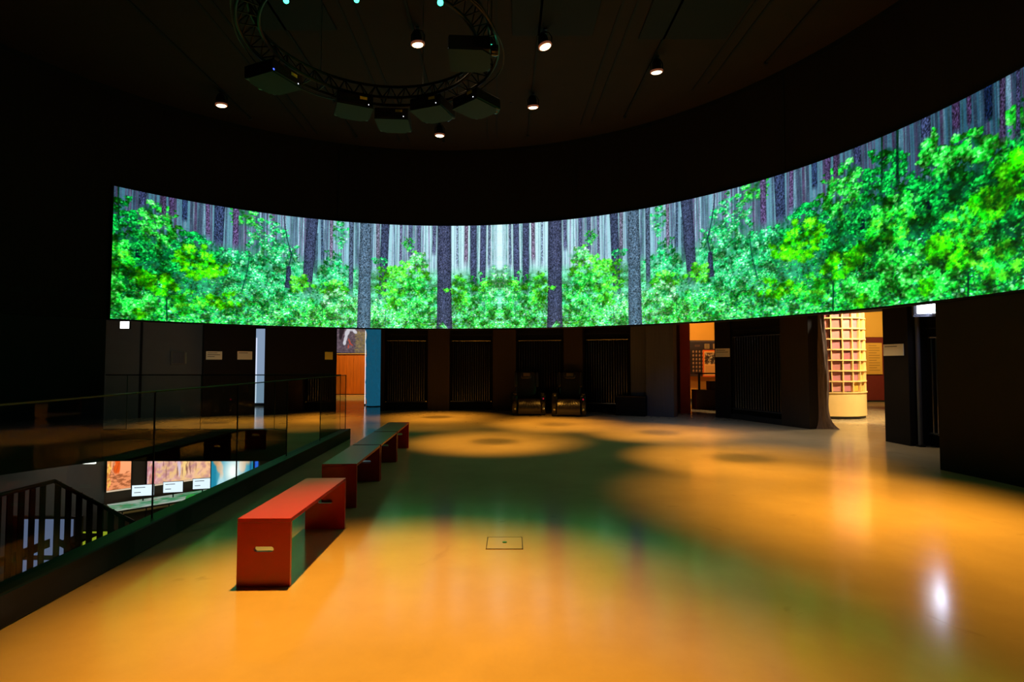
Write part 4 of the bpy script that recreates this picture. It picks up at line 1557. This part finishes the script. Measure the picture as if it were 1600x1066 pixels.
# ------------------------------------------------------------------ ceiling lamps
def ceiling_spot(px, py, z, target, label, power, ang_, donut=0.55, track=True, blend=0.75, radius=0.09):
    d = ray(px, py)
    p = d * ((z - EYE) / d.z) + Vector((0, 0, EYE))
    return ceiling_spot_at(p, target, label, power, ang_, donut, blend, radius)


def ceiling_spot_at(p, target, label, power, ang_, donut=0.55, blend=0.75, radius=0.09, col=WARM):
    p = Vector(p)
    t = thing('ceiling_spotlight', label, 'spotlight', p, group='warm spotlights on the ceiling tracks')
    d = (Vector(target) - p).normalized()
    # the lamp head points mostly down, slightly towards its pool
    q = (d + Vector((0, 0, -0.6))).normalized()
    rot = q.to_track_quat('Z', 'Y').to_matrix().to_4x4()
    hd = MB().lathe([(0.045, -0.22), (0.075, -0.18), (0.085, -0.05), (0.092, -0.02)], 24).build('housing', M['blackmetal'], t, smooth=True)
    hd.matrix_local = rot
    ri = MB().lathe([(0.086, -0.030), (0.112, -0.030), (0.116, 0.0), (0.106, 0.004)], 28).build('rim', M['copper'], hd, smooth=True)
    le = MB().lathe([(0.094, 0.0045), (0.080, 0.016), (0.04, 0.022), (0.005, 0.023)], 28).build('lens', M['lens_warm'], hd, smooth=True)
    yk = MB()
    top = 7.0 - p.z
    yk.tube([(-0.10, 0, -0.0), (-0.11, 0, 0.16), (-0.06, 0, 0.24), (0.06, 0, 0.24), (0.11, 0, 0.16), (0.10, 0, 0.0)], 0.010, 6)
    yk.build('yoke', M['blackmetal'], t, smooth=True)
    MB().cyl((0, 0, 0.24), (0, 0, top - 0.012), 0.014, 8).build('stem', M['blackmetal'], t, smooth=True)
    MB().box(-0.025, 0.025, -0.07, 0.07, top - 0.03, top - 0.012).build('track_adapter', M['blackmetal'], t)
    sp = spot('spot_light', p + q * 0.03, target, power, ang_, blend, col, radius, donut)
    sp.parent = t
    sp.matrix_parent_inverse = Matrix.Translation(-p)
    return t


tr = []
for x in (-5.82, -3.70, -1.60, 0.49, 2.62, 4.72):
    half = math.sqrt((RD - 0.3) ** 2 - (x - CX) ** 2)
    o = thing('lighting_track', ['black ceiling track carrying the single lamp beside the lamp ring',
                                 'black ceiling track above the lamp ring with no lamp beyond it',
                                 'black ceiling track carrying two warm lamps inside the ring line',
                                 'black ceiling track carrying two warm lamps beside the dark ceiling panels',
                                 'black ceiling track carrying the warm lamp closest to the fabric band',
                                 'black ceiling track close to the fabric band, without a lamp in view'][len(tr)], 'track', (x, CY, 7.0), -math.atan(math.tan(VPX)) * 0.6)
    MB().box(-0.02, 0.02, -half * .9, half - 0.35, 0.0, 0.03).build('rail', M['black'], o)
    MB().box(-0.03, 0.03, half - 0.37, half - 0.33, -0.01, 0.03).build('end_cap', M['blackmetal'], o)
    tr.append(o)

# pools of light on the floor (pixel on floor -> target)
ZL = 6.72
T = lambda x, y: at_z(x, y, 0)
ceiling_spot(653, 70, ZL, T(772, 690), 'warm spotlight seen inside the curve of the lamp ring', 4000, 32, 0.6, blend=1.0)
ceiling_spot(852, 73, ZL, T(1160, 716), 'tilted warm spotlight close to the dark ceiling panel, beside the lamp ring', 4400, 32, 0.6, blend=1.0)
ceiling_spot(1026, 113, ZL, T(1030, 676), 'warm spotlight on its own track closest to the fabric band', 4300, 32, 0.6, blend=1.0)
ceiling_spot(346, 165, ZL, T(430, 672), 'warm spotlight on its own track beside the outer projector', 900, 34)
ceiling_spot(833, 168, ZL, T(868, 663), 'warm spotlight farther along the track of the tilted one', 4300, 32, 0.6, blend=1.0)
ceiling_spot(687, 212, ZL, T(690, 662), 'warm spotlight below the row of projectors, farthest along its track', 1300, 34, 0.0, blend=1.0)
# further lamps of the same tracks, above the edge of the picture
ceiling_spot_at((4.4, 6.4, ZL), T(1300, 778), 'warm spotlight above the floor beside the black lower wall', 3600, 42, 0.0, blend=1.0)
ceiling_spot_at((-1.60, 4.6, ZL), (-0.75, 3.0, 0), 'warm spotlight over the bench that stands apart', 4000, 43, 0.0, blend=1.0)
ceiling_spot_at((2.62, 4.6, ZL), (0.8, 1.4, 0), 'warm spotlight aimed at the entrance side of the floor', 1100, 36, 0.0, blend=1.0)
ceiling_spot_at((4.72, 5.0, ZL), T(1580, 870), 'warm spotlight over the floor under the right end of the screen', 2300, 44, 0.0, blend=1.0)


def soffit_lamp(p, label, power, ang_, donut=0.6, col=WARM):
    t = thing('recessed_downlight', label, 'downlight', (p.x, p.y, 2.745), group='recessed downlights in the soffit')
    MB().lathe([(0.075, -0.012), (0.09, -0.010), (0.092, 0.0)], 24).build('trim_ring', M['blackmetal'], t, smooth=True)
    MB().lathe([(0.05, -0.016), (0.066, -0.0125)], 20).build('lens', M['lens_warm'], t)
    sp = spot('downlight_light', Vector((p.x, p.y, 2.70)), (p.x, p.y, 0), power, ang_, 1.0, col, 0.05, donut)
    sp.parent = t
    sp.matrix_parent_inverse = Matrix.Translation(-Vector((p.x, p.y, 2.745)))
    return t


soffit_lamp(T(683, 652), 'recessed downlight in front of the dark radiators', 680, 78)
soffit_lamp(T(862, 658), 'added recessed downlight that brightens the front of the armchairs', 240, 80, 0.0)  # unseen lamp added to put glints on the dark armchairs
soffit_lamp(T(480, 656), 'recessed downlight in front of the black panel with the yellow card', 330, 78)
soffit_lamp(T(330, 661), 'recessed downlight in front of the panel with two cream cards', 280, 78)
soffit_lamp(T(1110, 676), 'recessed downlight in front of the orange doorway', 120, 80, 0.0)
soffit_lamp(T(1165, 681), 'added cool recessed downlight that brightens the radiator tubes', 80, 110, 0.0, (0.6, 0.7, 1.0))  # unseen lamp added so the radiator tubes show up
soffit_lamp(T(1312, 692), 'added pale recessed downlight that brightens the tree trunk', 75, 105, 0.0, (1.0, 0.72, 0.45))  # unseen lamp added because the trunk came out too dark
soffit_lamp(T(1052, 664), 'added cool recessed downlight that tints the slate pillar', 60, 120, 0.0, (0.45, 0.55, 1.0))  # unseen lamp added for the bluish glow on the slate pillar

# ------------------------------------------------------------------ lamp ring with projectors
TC = Vector((-1.71, 6.6, 5.42))
TRR = 1.44
tg = thing('lighting_truss', 'round black lighting truss hanging from the dark ceiling', 'truss', TC)
NS = 72


def ringpath(r, z):
    return [(r * math.cos(2 * math.pi * k / NS), r * math.sin(2 * math.pi * k / NS), z) for k in range(NS)]


TM = mat('black truss tube', (0.015, 0.016, 0.016), 0.35, metal=0.7, var=0.1)
MB().tube(ringpath(TRR + 0.10, 0.0), 0.022, 8, True).build('chord', TM, tg, smooth=True)
MB().tube(ringpath(TRR - 0.14, 0.0), 0.022, 8, True).build('chord', TM, tg, smooth=True)
MB().tube(ringpath(TRR - 0.02, 0.22), 0.022, 8, True).build('chord', TM, tg, smooth=True)
br = MB()
for k in range(40):
    w0, w1 = 2 * math.pi * k / 40, 2 * math.pi * (k + 0.5) / 40
    w2 = 2 * math.pi * (k + 1) / 40
    f_ = lambda r, w, z: (r * math.cos(w), r * math.sin(w), z)
    for r_ in (TRR + 0.10, TRR - 0.14):
        br.cyl(f_(r_, w0, 0), f_(TRR - 0.02, w1, 0.22), 0.009, 5)
        br.cyl(f_(TRR - 0.02, w1, 0.22), f_(r_, w2, 0), 0.009, 5)
    br.cyl(f_(TRR + .10, w0, 0), f_(TRR - .14, w0, 0), 0.009, 5)
o = br.build('bracing', TM, tg, smooth=True)
o['kind'] = 'stuff'
for k in range(6):
    w = 2 * math.pi * (k + .25) / 6
    MB().cyl((TRR * math.cos(w), TRR * math.sin(w), 0.24), (TRR * math.cos(w), TRR * math.sin(w), 7.0 - TC.z), 0.006, 6).build('hanging_cable', M['steel'], tg)
# draped power cable along the ring
MB().tube([((TRR + .16 + .03 * math.sin(5 * w)) * math.cos(w), (TRR + .16 + .03 * math.sin(5 * w)) * math.sin(w), -0.02 - 0.03 * abs(math.sin(6 * w)))
           for w in np.linspace(0, 2 * math.pi, 96)[:-1]], 0.008, 5, True).build('power_cable', M['blackmetal'], tg, smooth=True)


def make_projector(label):
    t = thing('projector', label, 'projector', group='projectors hanging from the lamp ring')
    MB().box(-0.25, 0.25, -0.24, 0.26, 0.012, 0.18).build('case', M['blackmetal'], t, bevel=0.02)
    pts = [(-0.25, -0.24), (0.25, -0.24), (0.25, 0.16), (0.15, 0.26), (-0.15, 0.26), (-0.25, 0.16)]
    MB().prism(pts, 0.0, 0.0118).build('bottom_plate', M['plate'], t)
    MB().box(0.06, 0.16, -0.2425, -0.2402, 0.11, 0.15).build('sticker', M['sticker'], t)
    MB().box(-0.16, 0.0, -0.2425, -0.2402, 0.06, 0.12).build('socket_panel', M['plate'], t)
    MB().box(0.175, 0.187, -0.2430, -0.2402, 0.04, 0.052).build('status_lamp', M['led_white'], t)
    ln = MB().lathe([(0.06, 0), (0.07, 0.05), (0.06, 0.09), (0.045, 0.08)], 20).build('lens', M['plastic'], t, smooth=True)
    ln.matrix_local = Matrix.Translation((0.08, 0.262, 0.10)) @ Matrix.Rotation(R(-90), 4, 'X')
    MB().cyl((0, 0, 0.18), (0, 0, 0.235), 0.02, 8).build('mount', M['steel'], t, smooth=True)
    MB().box(-0.1, 0.1, -0.02, 0.02, 0.181, 0.20).build('mount_plate', M['steel'], t)
    return t


PJ = [((428, 132), 'projector with the blue status lamp at the outer side of the ring'),
      ((552, 176), 'projector between the blue-lamp projector and the lowest one'),
      ((615, 197), 'lowest projector with yellow sticker facing the middle of the ring'),
      ((676, 180), 'projector next to the lowest one, overlapping its neighbour'),
      ((744, 172), 'projector overlapping behind its neighbour near the small ceiling box'),
      ((733, 96), 'projector with dark underside beside the green lamp')]
prj = None
for i, ((px, py), lab) in enumerate(PJ):
    z = 5.16
    d = ray(px, py)
    p = d * ((z - EYE) / d.z) + Vector((0, 0, EYE))
    if prj is None:
        o = prj = make_projector(lab)
    else:
        o = copy_tree(prj)
        o['label'] = lab
    o.location = p
    o.rotation_euler = (0, 0, math.atan2(-(p.x - TC.x), p.y - TC.y) * 0.9)

MB().box(-0.235, -0.215, -0.243, -0.2402, 0.03, 0.05).build('power_lamp', M['led_blue'], prj)
for (px, py, s, lab) in ((447, 1, 0.030, 'small green lamp on the ring above the outer projector'),
                         (557, 0, 0.028, 'small dim green lamp in the middle of the ring'),
                         (688, 4, 0.032, 'small bright green lamp above the dark projector'),
                         (768, 72, 0.022, 'small turquoise lamp on the side of the ring')):
    z = 5.40 if px != 688 else 5.28
    d = ray(px, py)
    p = d * ((z - EYE) / d.z) + Vector((0, 0, EYE))
    t = thing('status_light', lab, 'lamp', p, group='small green lamps on the lamp ring')
    MB().lathe([(s * 0.4, -s * .9), (s * .85, -s * .55), (s, 0), (s * .85, s * .5)], 14).build('lens', M['led_green'], t, smooth=True)
    MB().lathe([(s * 1.15, s * .5), (s * 1.2, s * 1.2), (s * .8, s * 3.5)], 14).build('housing', M['blackmetal'], t, smooth=True)
    MB().cyl((0, 0, s * 3.5), (0, 0, 7.0 - z), 0.006, 6).build('hanging_wire', M['blackmetal'], t)

# small ceiling devices
p = at_y(798, 149, 11.35)
t = thing('ceiling_box', 'small black box fixed under the ceiling beside a warm spotlight', 'ceiling box', (p.x, p.y, p.z))
MB().box(-0.24, 0.24, -0.1, 0.15, -0.10, 0.12).build('case', M['black'], t, bevel=0.01)
MB().box(-0.26, 0.26, -0.11, -0.10, 0.12, 0.135).build('edge_strip', M['steel'], t)
MB().box(-0.02, 0.02, 0, 0.03, 0.121, 7.02 - p.z).build('hanger', M['blackmetal'], t)
p = at_y(861, 136, 10.9)
t = thing('ceiling_sensor', 'small dark sensor hanging under a thin bar on the ceiling', 'sensor', (p.x, p.y, p.z))
MB().box(-0.13, 0.13, -0.015, 0.015, 0.09, 0.105).build('bar', M['steel'], t)
MB().lathe([(0.02, -0.10), (0.06, -0.07), (0.06, 0.0), (0.03, 0.05)], 16).build('body', M['blackmetal'], t, smooth=True)
MB().cyl((0, 0, 0.105), (0, 0, 7.02 - p.z), 0.01, 6).build('stem', M['blackmetal'], t)

# ------------------------------------------------------------------ lower level seen through the void
ZF = -3.8
struct(MB().box(-24, 6, -4, 32, ZF - .1, ZF).build('floor_lower', M['lowfloor']), 'dark wooden floor of the lower level')
struct(MB().box(-24, 6, 25, 25.15, ZF, -0.36).build('wall_lower_back', M['black']))
GW = mat('lower grey wall', (0.13, 0.13, 0.125), 0.8, var=0.1)
m = MB()
a = at_z(163, 767, -2.5)
m.prism([(a.x, a.y), (a.x - 0.1, a.y + 0.12), (-13.2, 4.0), (-13.0, 4.0)], ZF, -0.36)
struct(m.build('wall_lower_left', GW), 'grey wall of the lower level')
struct(MB().box(VX1 - 0.3, VX1 - .1, -4, 9.6, ZF, -0.36).build('wall_lower_right', M['black']))


def paint_sunset():
    im = np.zeros((60, 60, 3))
    yy, xx = np.mgrid[0:60, 0:60]
    im[:] = C8(255, 178, 120)
    im += ((C8(255, 150, 105) - im) * (yy / 60)[..., None])
    im[44:] = C8(236, 140, 92)
    for k in range(40):
        y = rng.uniform(42, 60); x = rng.uniform(0, 60)
        blob(im, x, y, rng.uniform(4, 12), .7, rng.normal(0, .1), C8(150, 80, 45), .7)
    for (x, y, rx, ry, a_) in ((24, 26, 6, 9, .2), (22, 38, 8, 5, .1), (30, 18, 5, 5, 0), (28, 34, 4, 9, 0)):
        blob(im, x, y, rx, ry, a_, C8(225, 82, 20), .95)
    im[22:27, 32:60] = C8(120, 62, 40)
    for k in range(60):
        blob(im, rng.uniform(1, 9), rng.uniform(0, 58), rng.uniform(1, 3), rng.uniform(1, 3), 0, C8(255, 205, 90) if k % 2 else C8(190, 110, 40), .7)
    for k in range(7):
        seg_line(im, rng.uniform(5, 20), rng.uniform(15, 55), rng.uniform(8, 30), rng.uniform(15, 55), .5, .5, C8(110, 60, 50), .7)
    return im


def paint_savanna():
    im = np.zeros((44, 120, 3))
    xx = np.linspace(0, 1, 120)[None, :, None]
    im[:] = C8(220, 165, 175) * (1 - xx) + C8(250, 190, 140) * xx
    for k in range(240):
        blob(im, rng.uniform(0, 120), rng.uniform(20, 44), rng.uniform(2, 8), rng.uniform(.8, 2), rng.normal(0, .2), C8(190, 130, 130) if rng.random() < .5 else C8(240, 190, 120), .5)
    for (x, y, rx, ry) in ((70, 24, 5, 14), (66, 32, 4, 9), (56, 30, 3, 5), (58, 34, 2, 6), (92, 8, 14, 5), (84, 12, 8, 4)):
        blob(im, x, y, rx, ry, .1, C8(250, 205, 130) if x > 60 and x < 80 else C8(215, 190, 215), .8)
    for k in range(22):
        x = rng.uniform(24, 100); y = rng.uniform(14, 36)
        blob(im, x, y, .9, rng.uniform(2, 5), 0, C8(110, 60, 60), .75)
    for k in range(14):
        blob(im, rng.uniform(0, 14), rng.uniform(28, 44), 1, rng.uniform(2, 5), 0, C8(170, 80, 90), .6)
    return im


def paint_map():
    im = np.zeros((80, 90, 3)) + C8(30, 130, 160)
    im[:14] = C8(210, 150, 100)
    for k in range(140):
        blob(im, rng.uniform(0, 90), 12 + 6 * math.sin(k) + rng.uniform(-6, 4), rng.uniform(2, 7), rng.uniform(1.5, 4), rng.normal(0, .3), C8(230, 175, 125) if k % 3 else C8(60, 120, 130), .8)
    for (x, y, rx, ry) in ((12, 30, 10, 5), (18, 36, 8, 6), (22, 44, 4, 5), (74, 24, 14, 9), (66, 34, 8, 8)):
        blob(im, x, y, rx, ry, .3, C8(215, 150, 100), .85)
    blob(im, 46, 40, 34, 26, -.3, C8(255, 255, 250), 1.0, soft=1.0)
    blob(im, 20, 58, 9, 14, .3, C8(190, 225, 235), .8)
    blob(im, 84, 30, 2, 30, 0, C8(20, 70, 130), .6)
    return im


M['print_low'] = colour_attr('backlit picture', emit=1.25, rough=0.4)


def low_panel(name, label, img, a, b, z0, z1, cat='picture'):
    d = (b - a).normalized()
    n = Vector((d.y, -d.x, 0))
    if n.dot(-a) < 0: n = -n
    t = thing(name, label, cat)
    flat_print('picture_sheet', img, M['print_low'], Vector((a.x, a.y, z1)) + n * .04, Vector((b.x, b.y, z1)) + n * .04, Vector((a.x, a.y, z0)) + n * .04, t)
    k = MB()
    q0, q1 = a - d * .03 - n * .05, b + d * .03 - n * .05
    q2, q3 = b + d * .03 + n * .035, a - d * .03 + n * .035
    k.prism([(q0.x, q0.y), (q1.x, q1.y), (q2.x, q2.y), (q3.x, q3.y)], z0 - .04, z1 + .04)
    k.build('frame', M['blackmetal'], t)
    k = MB()
    q2, q3 = b + n * .06, a + n * .06
    q0, q1 = a + n * .036, b + n * .036
    k.prism([(q0.x, q0.y), (q1.x, q1.y), (q2.x, q2.y), (q3.x, q3.y)], z0 - .05, z0 - .005)
    k.build('bottom_ledge', glow('lit ledge %s' % name, (1.0, 0.72, 0.5), .8), t)
    return t


pA, pD = at_z(166, 767, -2.5), at_z(330, 744.5, -2.5)


def on_gallery(px):             # pixel column on the straight gallery wall
    k = (px - 800.0) / (FPX * math.cos(PITCH))
    d = pD - pA
    w = (pA.x - k * pA.y) / (k * d.y - d.x)
    return pA + d * w


pB, pC = on_gallery(210), on_gallery(235)
fx = lambda p: Vector((p.x, p.y, 0))
low_panel('backlit_picture', 'backlit orange sunset picture on the lower level wall', paint_sunset(), fx(pA), fx(pB), -2.5, -0.7)
low_panel('backlit_picture', 'backlit wide pink picture of dry plains on the lower level', paint_savanna(), fx(pC), fx(pD), -2.5, -0.7)
mA, mB_ = Vector((at_y(331, 740, 17.3).x, 17.3, 0)), Vector((at_y(393.5, 740, 17.3).x, 17.4, 0))
low_panel('backlit_map', 'backlit turquoise map panel with a glowing white centre', paint_map(), mA, mB_, -3.1, -0.7, 'map')
# wall behind the pictures
dW = (fx(pD) - fx(pA)).normalized()
nW = Vector((-dW.y, dW.x, 0))
w0, w1 = fx(pA) - dW * .2 + nW * .12, fx(pD) + dW * 3 + nW * .12
m = MB()
m.prism([(w0.x, w0.y), (w1.x, w1.y), (w1.x + nW.x * .2, w1.y + nW.y * .2), (w0.x + nW.x * .2, w0.y + nW.y * .2)], ZF, -.36)
struct(m.build('wall_lower_gallery', mat('brown gallery wall', (0.16, 0.10, 0.08), .7, var=.1)), 'brown wall behind the backlit pictures')
bl = thing('blue_panel', 'narrow bright blue panel beside the backlit map', 'panel')
x0, x1 = at_y(396.5, 730, 17.45).x, at_y(401, 730, 17.45).x
MB().box(x0, x1, 17.5, 17.56, -3.2, -.5).build('lit_face', glow('bright blue lit face', (0.03, 0.16, 0.85), .9), bl)
MB().box(x0 - .02, x1 + .02, 17.561, 17.6, -3.25, -.45).build('backing', M['blackmetal'], bl)
wl = thing('lit_panel', 'pale lit panel at the end of the lower gallery', 'panel')
x0, x1 = at_y(421, 730, 18.5).x, at_y(450, 730, 18.5).x
MB().box(x0, x1, 18.5, 18.55, -2.9, -.7).build('lit_face', glow('pale green lit face', (0.55, 0.62, 0.5), .8), wl)
MB().box(x0 - .03, x1 + .03, 18.551, 18.6, -2.95, -.65).build('backing', M['blackmetal'], wl)

# landscape table
zt = -2.9
t00, t01 = at_z(163, 786, zt), at_z(187, 799, zt)
t11, t10 = at_z(420, 752, zt), at_z(400, 751, zt)
t10 = fx(pD) + dW * 1.2 - nW * .15
t00 = fx(pA) - nW * .15
t01 = t00 + Vector((dW.y, -dW.x, 0)) * 1.15
t11 = t10 + Vector((dW.y, -dW.x, 0)) * 1.15


def paint_table():
    im = np.zeros((40, 160, 3)) + C8(205, 215, 200)
    for k in range(500):
        x = rng.uniform(0, 160); y = rng.uniform(0, 40)
        g = (0.3 + 0.5 * math.sin(x * .04 + .3)) * 20 + 10
        c = C8(40, 165, 95) if abs(y - g) < 11 else (C8(225, 225, 215) if rng.random() < .7 else C8(120, 190, 140))
        blob(im, x, y, rng.uniform(2, 8), rng.uniform(1, 2.4), rng.normal(0, .2), c, .55)
    for k in range(40):
        blob(im, rng.uniform(0, 160), rng.uniform(26, 40), rng.uniform(2, 6), 1.2, .2, C8(240, 245, 240), .7)
    for k in range(8):
        blob(im, rng.uniform(10, 150), rng.uniform(4, 30), 1.6, 1.2, 0, C8(220, 80, 60), .8)
    return im


tb_ = thing('landscape_table', 'long lit table with a green and white landscape model on the lower level', 'display table')
flat_print('model_surface', paint_table(), colour_attr('lit landscape surface', emit=.55, rough=.5), Vector((t00.x, t00.y, zt)), Vector((t10.x, t10.y, zt)), Vector((t01.x, t01.y, zt)), tb_)
m = MB()
m.prism([(t00.x, t00.y), (t01.x, t01.y), (t11.x, t11.y), (t10.x, t10.y)], zt - .12, zt - .004)
m.build('tabletop', M['cream'], tb_)
sh = lambda p, k: Vector((p.x, p.y, 0)) + Vector((-dW.y, dW.x, 0)) * k
m = MB()
q = [sh(t00, 0), sh(t01, .12), sh(t11, .12), sh(t10, 0)]
m.prism([(p.x, p.y) for p in q], ZF, zt - .121)
m.build('cabinet', M['stairwood'], tb_)
rl = MB()
f0, f1 = Vector((t01.x, t01.y, zt + .02)), Vector((t11.x, t11.y, zt + .02))
outn = Vector((dW.y, -dW.x, 0))
rl.tube([f0 + outn * .22 + (f1 - f0) * k / 6 for k in range(7)], .025, 8)
rl.build('guard_rail', M['blackmetal'], tb_, smooth=True)
for k in range(7):
    b0_ = f0 + (f1 - f0) * (k + .25) / 7
    MB().tube([b0_ + outn * .22, b0_ + outn * .20 + Vector((0, 0, -.12)), b0_ + outn * .12 + Vector((0, 0, -.3)), b0_ + outn * .11 + Vector((0, 0, -.75))], .018, 6).build('rail_post', M['blackmetal'], tb_, smooth=True)
for i, (xa, xb, ya, yb) in enumerate(((208.5, 238, 758.5, 775), (257, 283.5, 753.5, 769.5), (303, 329, 748.5, 764))):
    depth = at_z((xa + xb) / 2, yb + 8, zt).y
    p = at_y((xa + xb) / 2, yb, depth)
    w = (xb - xa) / FPX * depth
    h = (yb - ya) / FPX * depth
    t = thing('monitor', ['bright white monitor beside the orange sunset picture', 'bright white monitor under the pink plains picture',
                          'bright white monitor beside the turquoise map'][i], 'monitor', (p.x, p.y, zt + .003), math.atan2(dW.y, dW.x) * .35, 'monitors on the landscape table')
    dz = p.z - zt
    MB().box(-w / 2 - .012, w / 2 + .012, .001, .03, dz - .012, dz + h + .012).build('case', M['blackmetal'], t)
    MB().box(-w / 2, w / 2, -.004, .0, dz, dz + h).build('screen', glow('monitor screen %d' % i, (0.78, 0.88, 1.0), 1.25), t)
    for k in range(2):
        MB().box(-w * .4, w * (.1 - .2 * k), -.006, -.0045, dz + h * (.75 - .45 * k), dz + h * (.81 - .45 * k)).build('text_line', M['ink'], t)
    MB().cyl((0, .02, 0.0), (0, .02, max(.02, dz - .013)), .02, 8).build('foot', M['blackmetal'], t)
for (px, py, s, c, lab) in ((299, 783, .16, (0.06, 0.8, 0.12), 'small bright green model bush in front of the landscape table'),):
    p = at_z(px, py, zt + .1)
    t = thing('model_bush', lab, 'model', (p.x, p.y, zt + .002))
    m = MB()
    superbox(m, -s, s, -s, s, .02, .3, .8, 8)
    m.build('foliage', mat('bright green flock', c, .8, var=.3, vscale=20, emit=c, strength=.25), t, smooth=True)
    MB().cyl((0, 0, 0), (0, 0, .05), .03, 8).build('stem', M['stairwood'], t)
area('lower_gallery_light', Vector((-11.0, 16.0, -0.45)), Vector((-11.2, 16.4, -3)), 14, 3, 1, (1.0, 0.9, 0.75))

# stairs at the far side of the void, going down to the right
YS = 9.45
A = at_y(85, 752, YS)
B = at_y(225, 825, YS)
slope = (B.z - A.z) / (B.x - A.x)
stt = thing('staircase', 'dark staircase with flat black balusters going down inside the void', 'staircase')
x_end = A.x + (ZF + 1.0 - A.z) / slope
MB().tube([(A.x, YS, A.z), (x_end, YS, A.z + slope * (x_end - A.x))], .035, 8).build('handrail', M['blackmetal'], stt, smooth=True)
Lp = at_y(-120, 810, 7.35)
MB().tube([(A.x, YS, A.z), (A.x - .02, 6.0, A.z)], .035, 8).build('handrail', M['blackmetal'], stt, smooth=True)
k = 0
x = A.x + .02
while x < x_end - .1 and k < 26:
    zt_ = A.z + slope * (x - A.x)
    MB().box(x, x + .095, YS - .012, YS + .012, max(ZF, zt_ - 1.75), zt_).build('baluster', M['black'], stt)
    x += .185
    k += 1
for k in range(17):
    y = YS - .2 - .2 * k
    MB().box(A.x - .032, A.x - .008, y - .05, y + .05, A.z - 1.75, A.z).build('baluster', M['black'], stt)
m = MB()
for (z0, z1) in ((-1.06, -.96), ):
    m.add([(A.x, YS + .02, A.z + z0), (x_end, YS + .02, A.z + z0 + slope * (x_end - A.x)), (x_end, YS + .02, A.z + z1 + slope * (x_end - A.x)), (A.x, YS + .02, A.z + z1),
           (A.x, YS + .06, A.z + z0), (x_end, YS + .06, A.z + z0 + slope * (x_end - A.x)), (x_end, YS + .06, A.z + z1 + slope * (x_end - A.x)), (A.x, YS + .06, A.z + z1)],
          [(0, 1, 2, 3), (7, 6, 5, 4), (0, 4, 5, 1), (1, 5, 6, 2), (2, 6, 7, 3), (3, 7, 4, 0)])
m.build('stringer', M['black'], stt)
MB().box(A.x - .06, A.x - .04, 5.9, YS, A.z - 1.12, A.z - .98).build('landing_edge', M['stairwood'], stt)
nst = 16
run = (x_end - A.x) / nst
for i in range(nst):
    xs_ = A.x + run * i
    zs = A.z - 1.0 + slope * run * (i + 0.5)
    MB().box(xs_, xs_ + run * 1.1, YS + .07, YS + .6, zs - .05, zs).build('tread', M['black'], stt)

# glowing panel added for the bluish lit surface behind the stair bars
lw = thing('glow_panel', 'bluish glowing panel added behind the stair balusters', 'window')
LWM = glow('bluish lit pane', (0.30, 0.38, 0.66), .32)
yl_ = 10.9
for (pxa, pya, pxb, pyb) in ((28, 812, 112, 868), (26, 876, 112, 935)):
    c_tl, c_br = at_y(pxa, pya, yl_), at_y(pxb, pyb, yl_)
    MB().box(c_tl.x, c_br.x, yl_, yl_ + .02, c_br.z, c_tl.z).build('pane', LWM, lw)
c_tl, c_br = at_y(10, 808, yl_), at_y(120, 945, yl_)
MB().box(c_tl.x, c_br.x, yl_ + .021, yl_ + .1, ZF, c_tl.z).build('frame', M['stairwood'], lw)
yg = thing('yellow_exhibit', 'yellow-green lit exhibit behind the stair balusters', 'exhibit')
c_tl, c_br = at_y(128, 832, 11.2), at_y(170, 868, 11.2)
MB().box(c_tl.x, c_br.x, 11.2, 11.25, c_br.z, c_tl.z).build('lit_face', mat('yellow green print', (.3, .35, .02), .6, var=.8, vscale=9, emit=(.35, .42, .02), strength=.8), yg)
MB().box(c_tl.x - .03, c_br.x + .03, 11.251, 11.3, ZF, c_tl.z + .03).build('stand', M['black'], yg)
sl = thing('lower_lamp', 'small white ceiling lamp on the grey wall of the lower level', 'lamp', at_y(140, 723, 13.5))
MB().box(-.14, .14, -.03, .03, -.03, .03).build('diffuser', glow('small white diffuser', (1, .97, .9), 2.0), sl)
MB().box(-.15, .15, -.035, .035, .0301, .06).build('case', M['blackmetal'], sl)
area('lower_lamp_light', sl.location + Vector((0, -.1, -.06)), sl.location + Vector((.2, .4, -3)), 6, .3, .1, (1, .97, .9), sl)
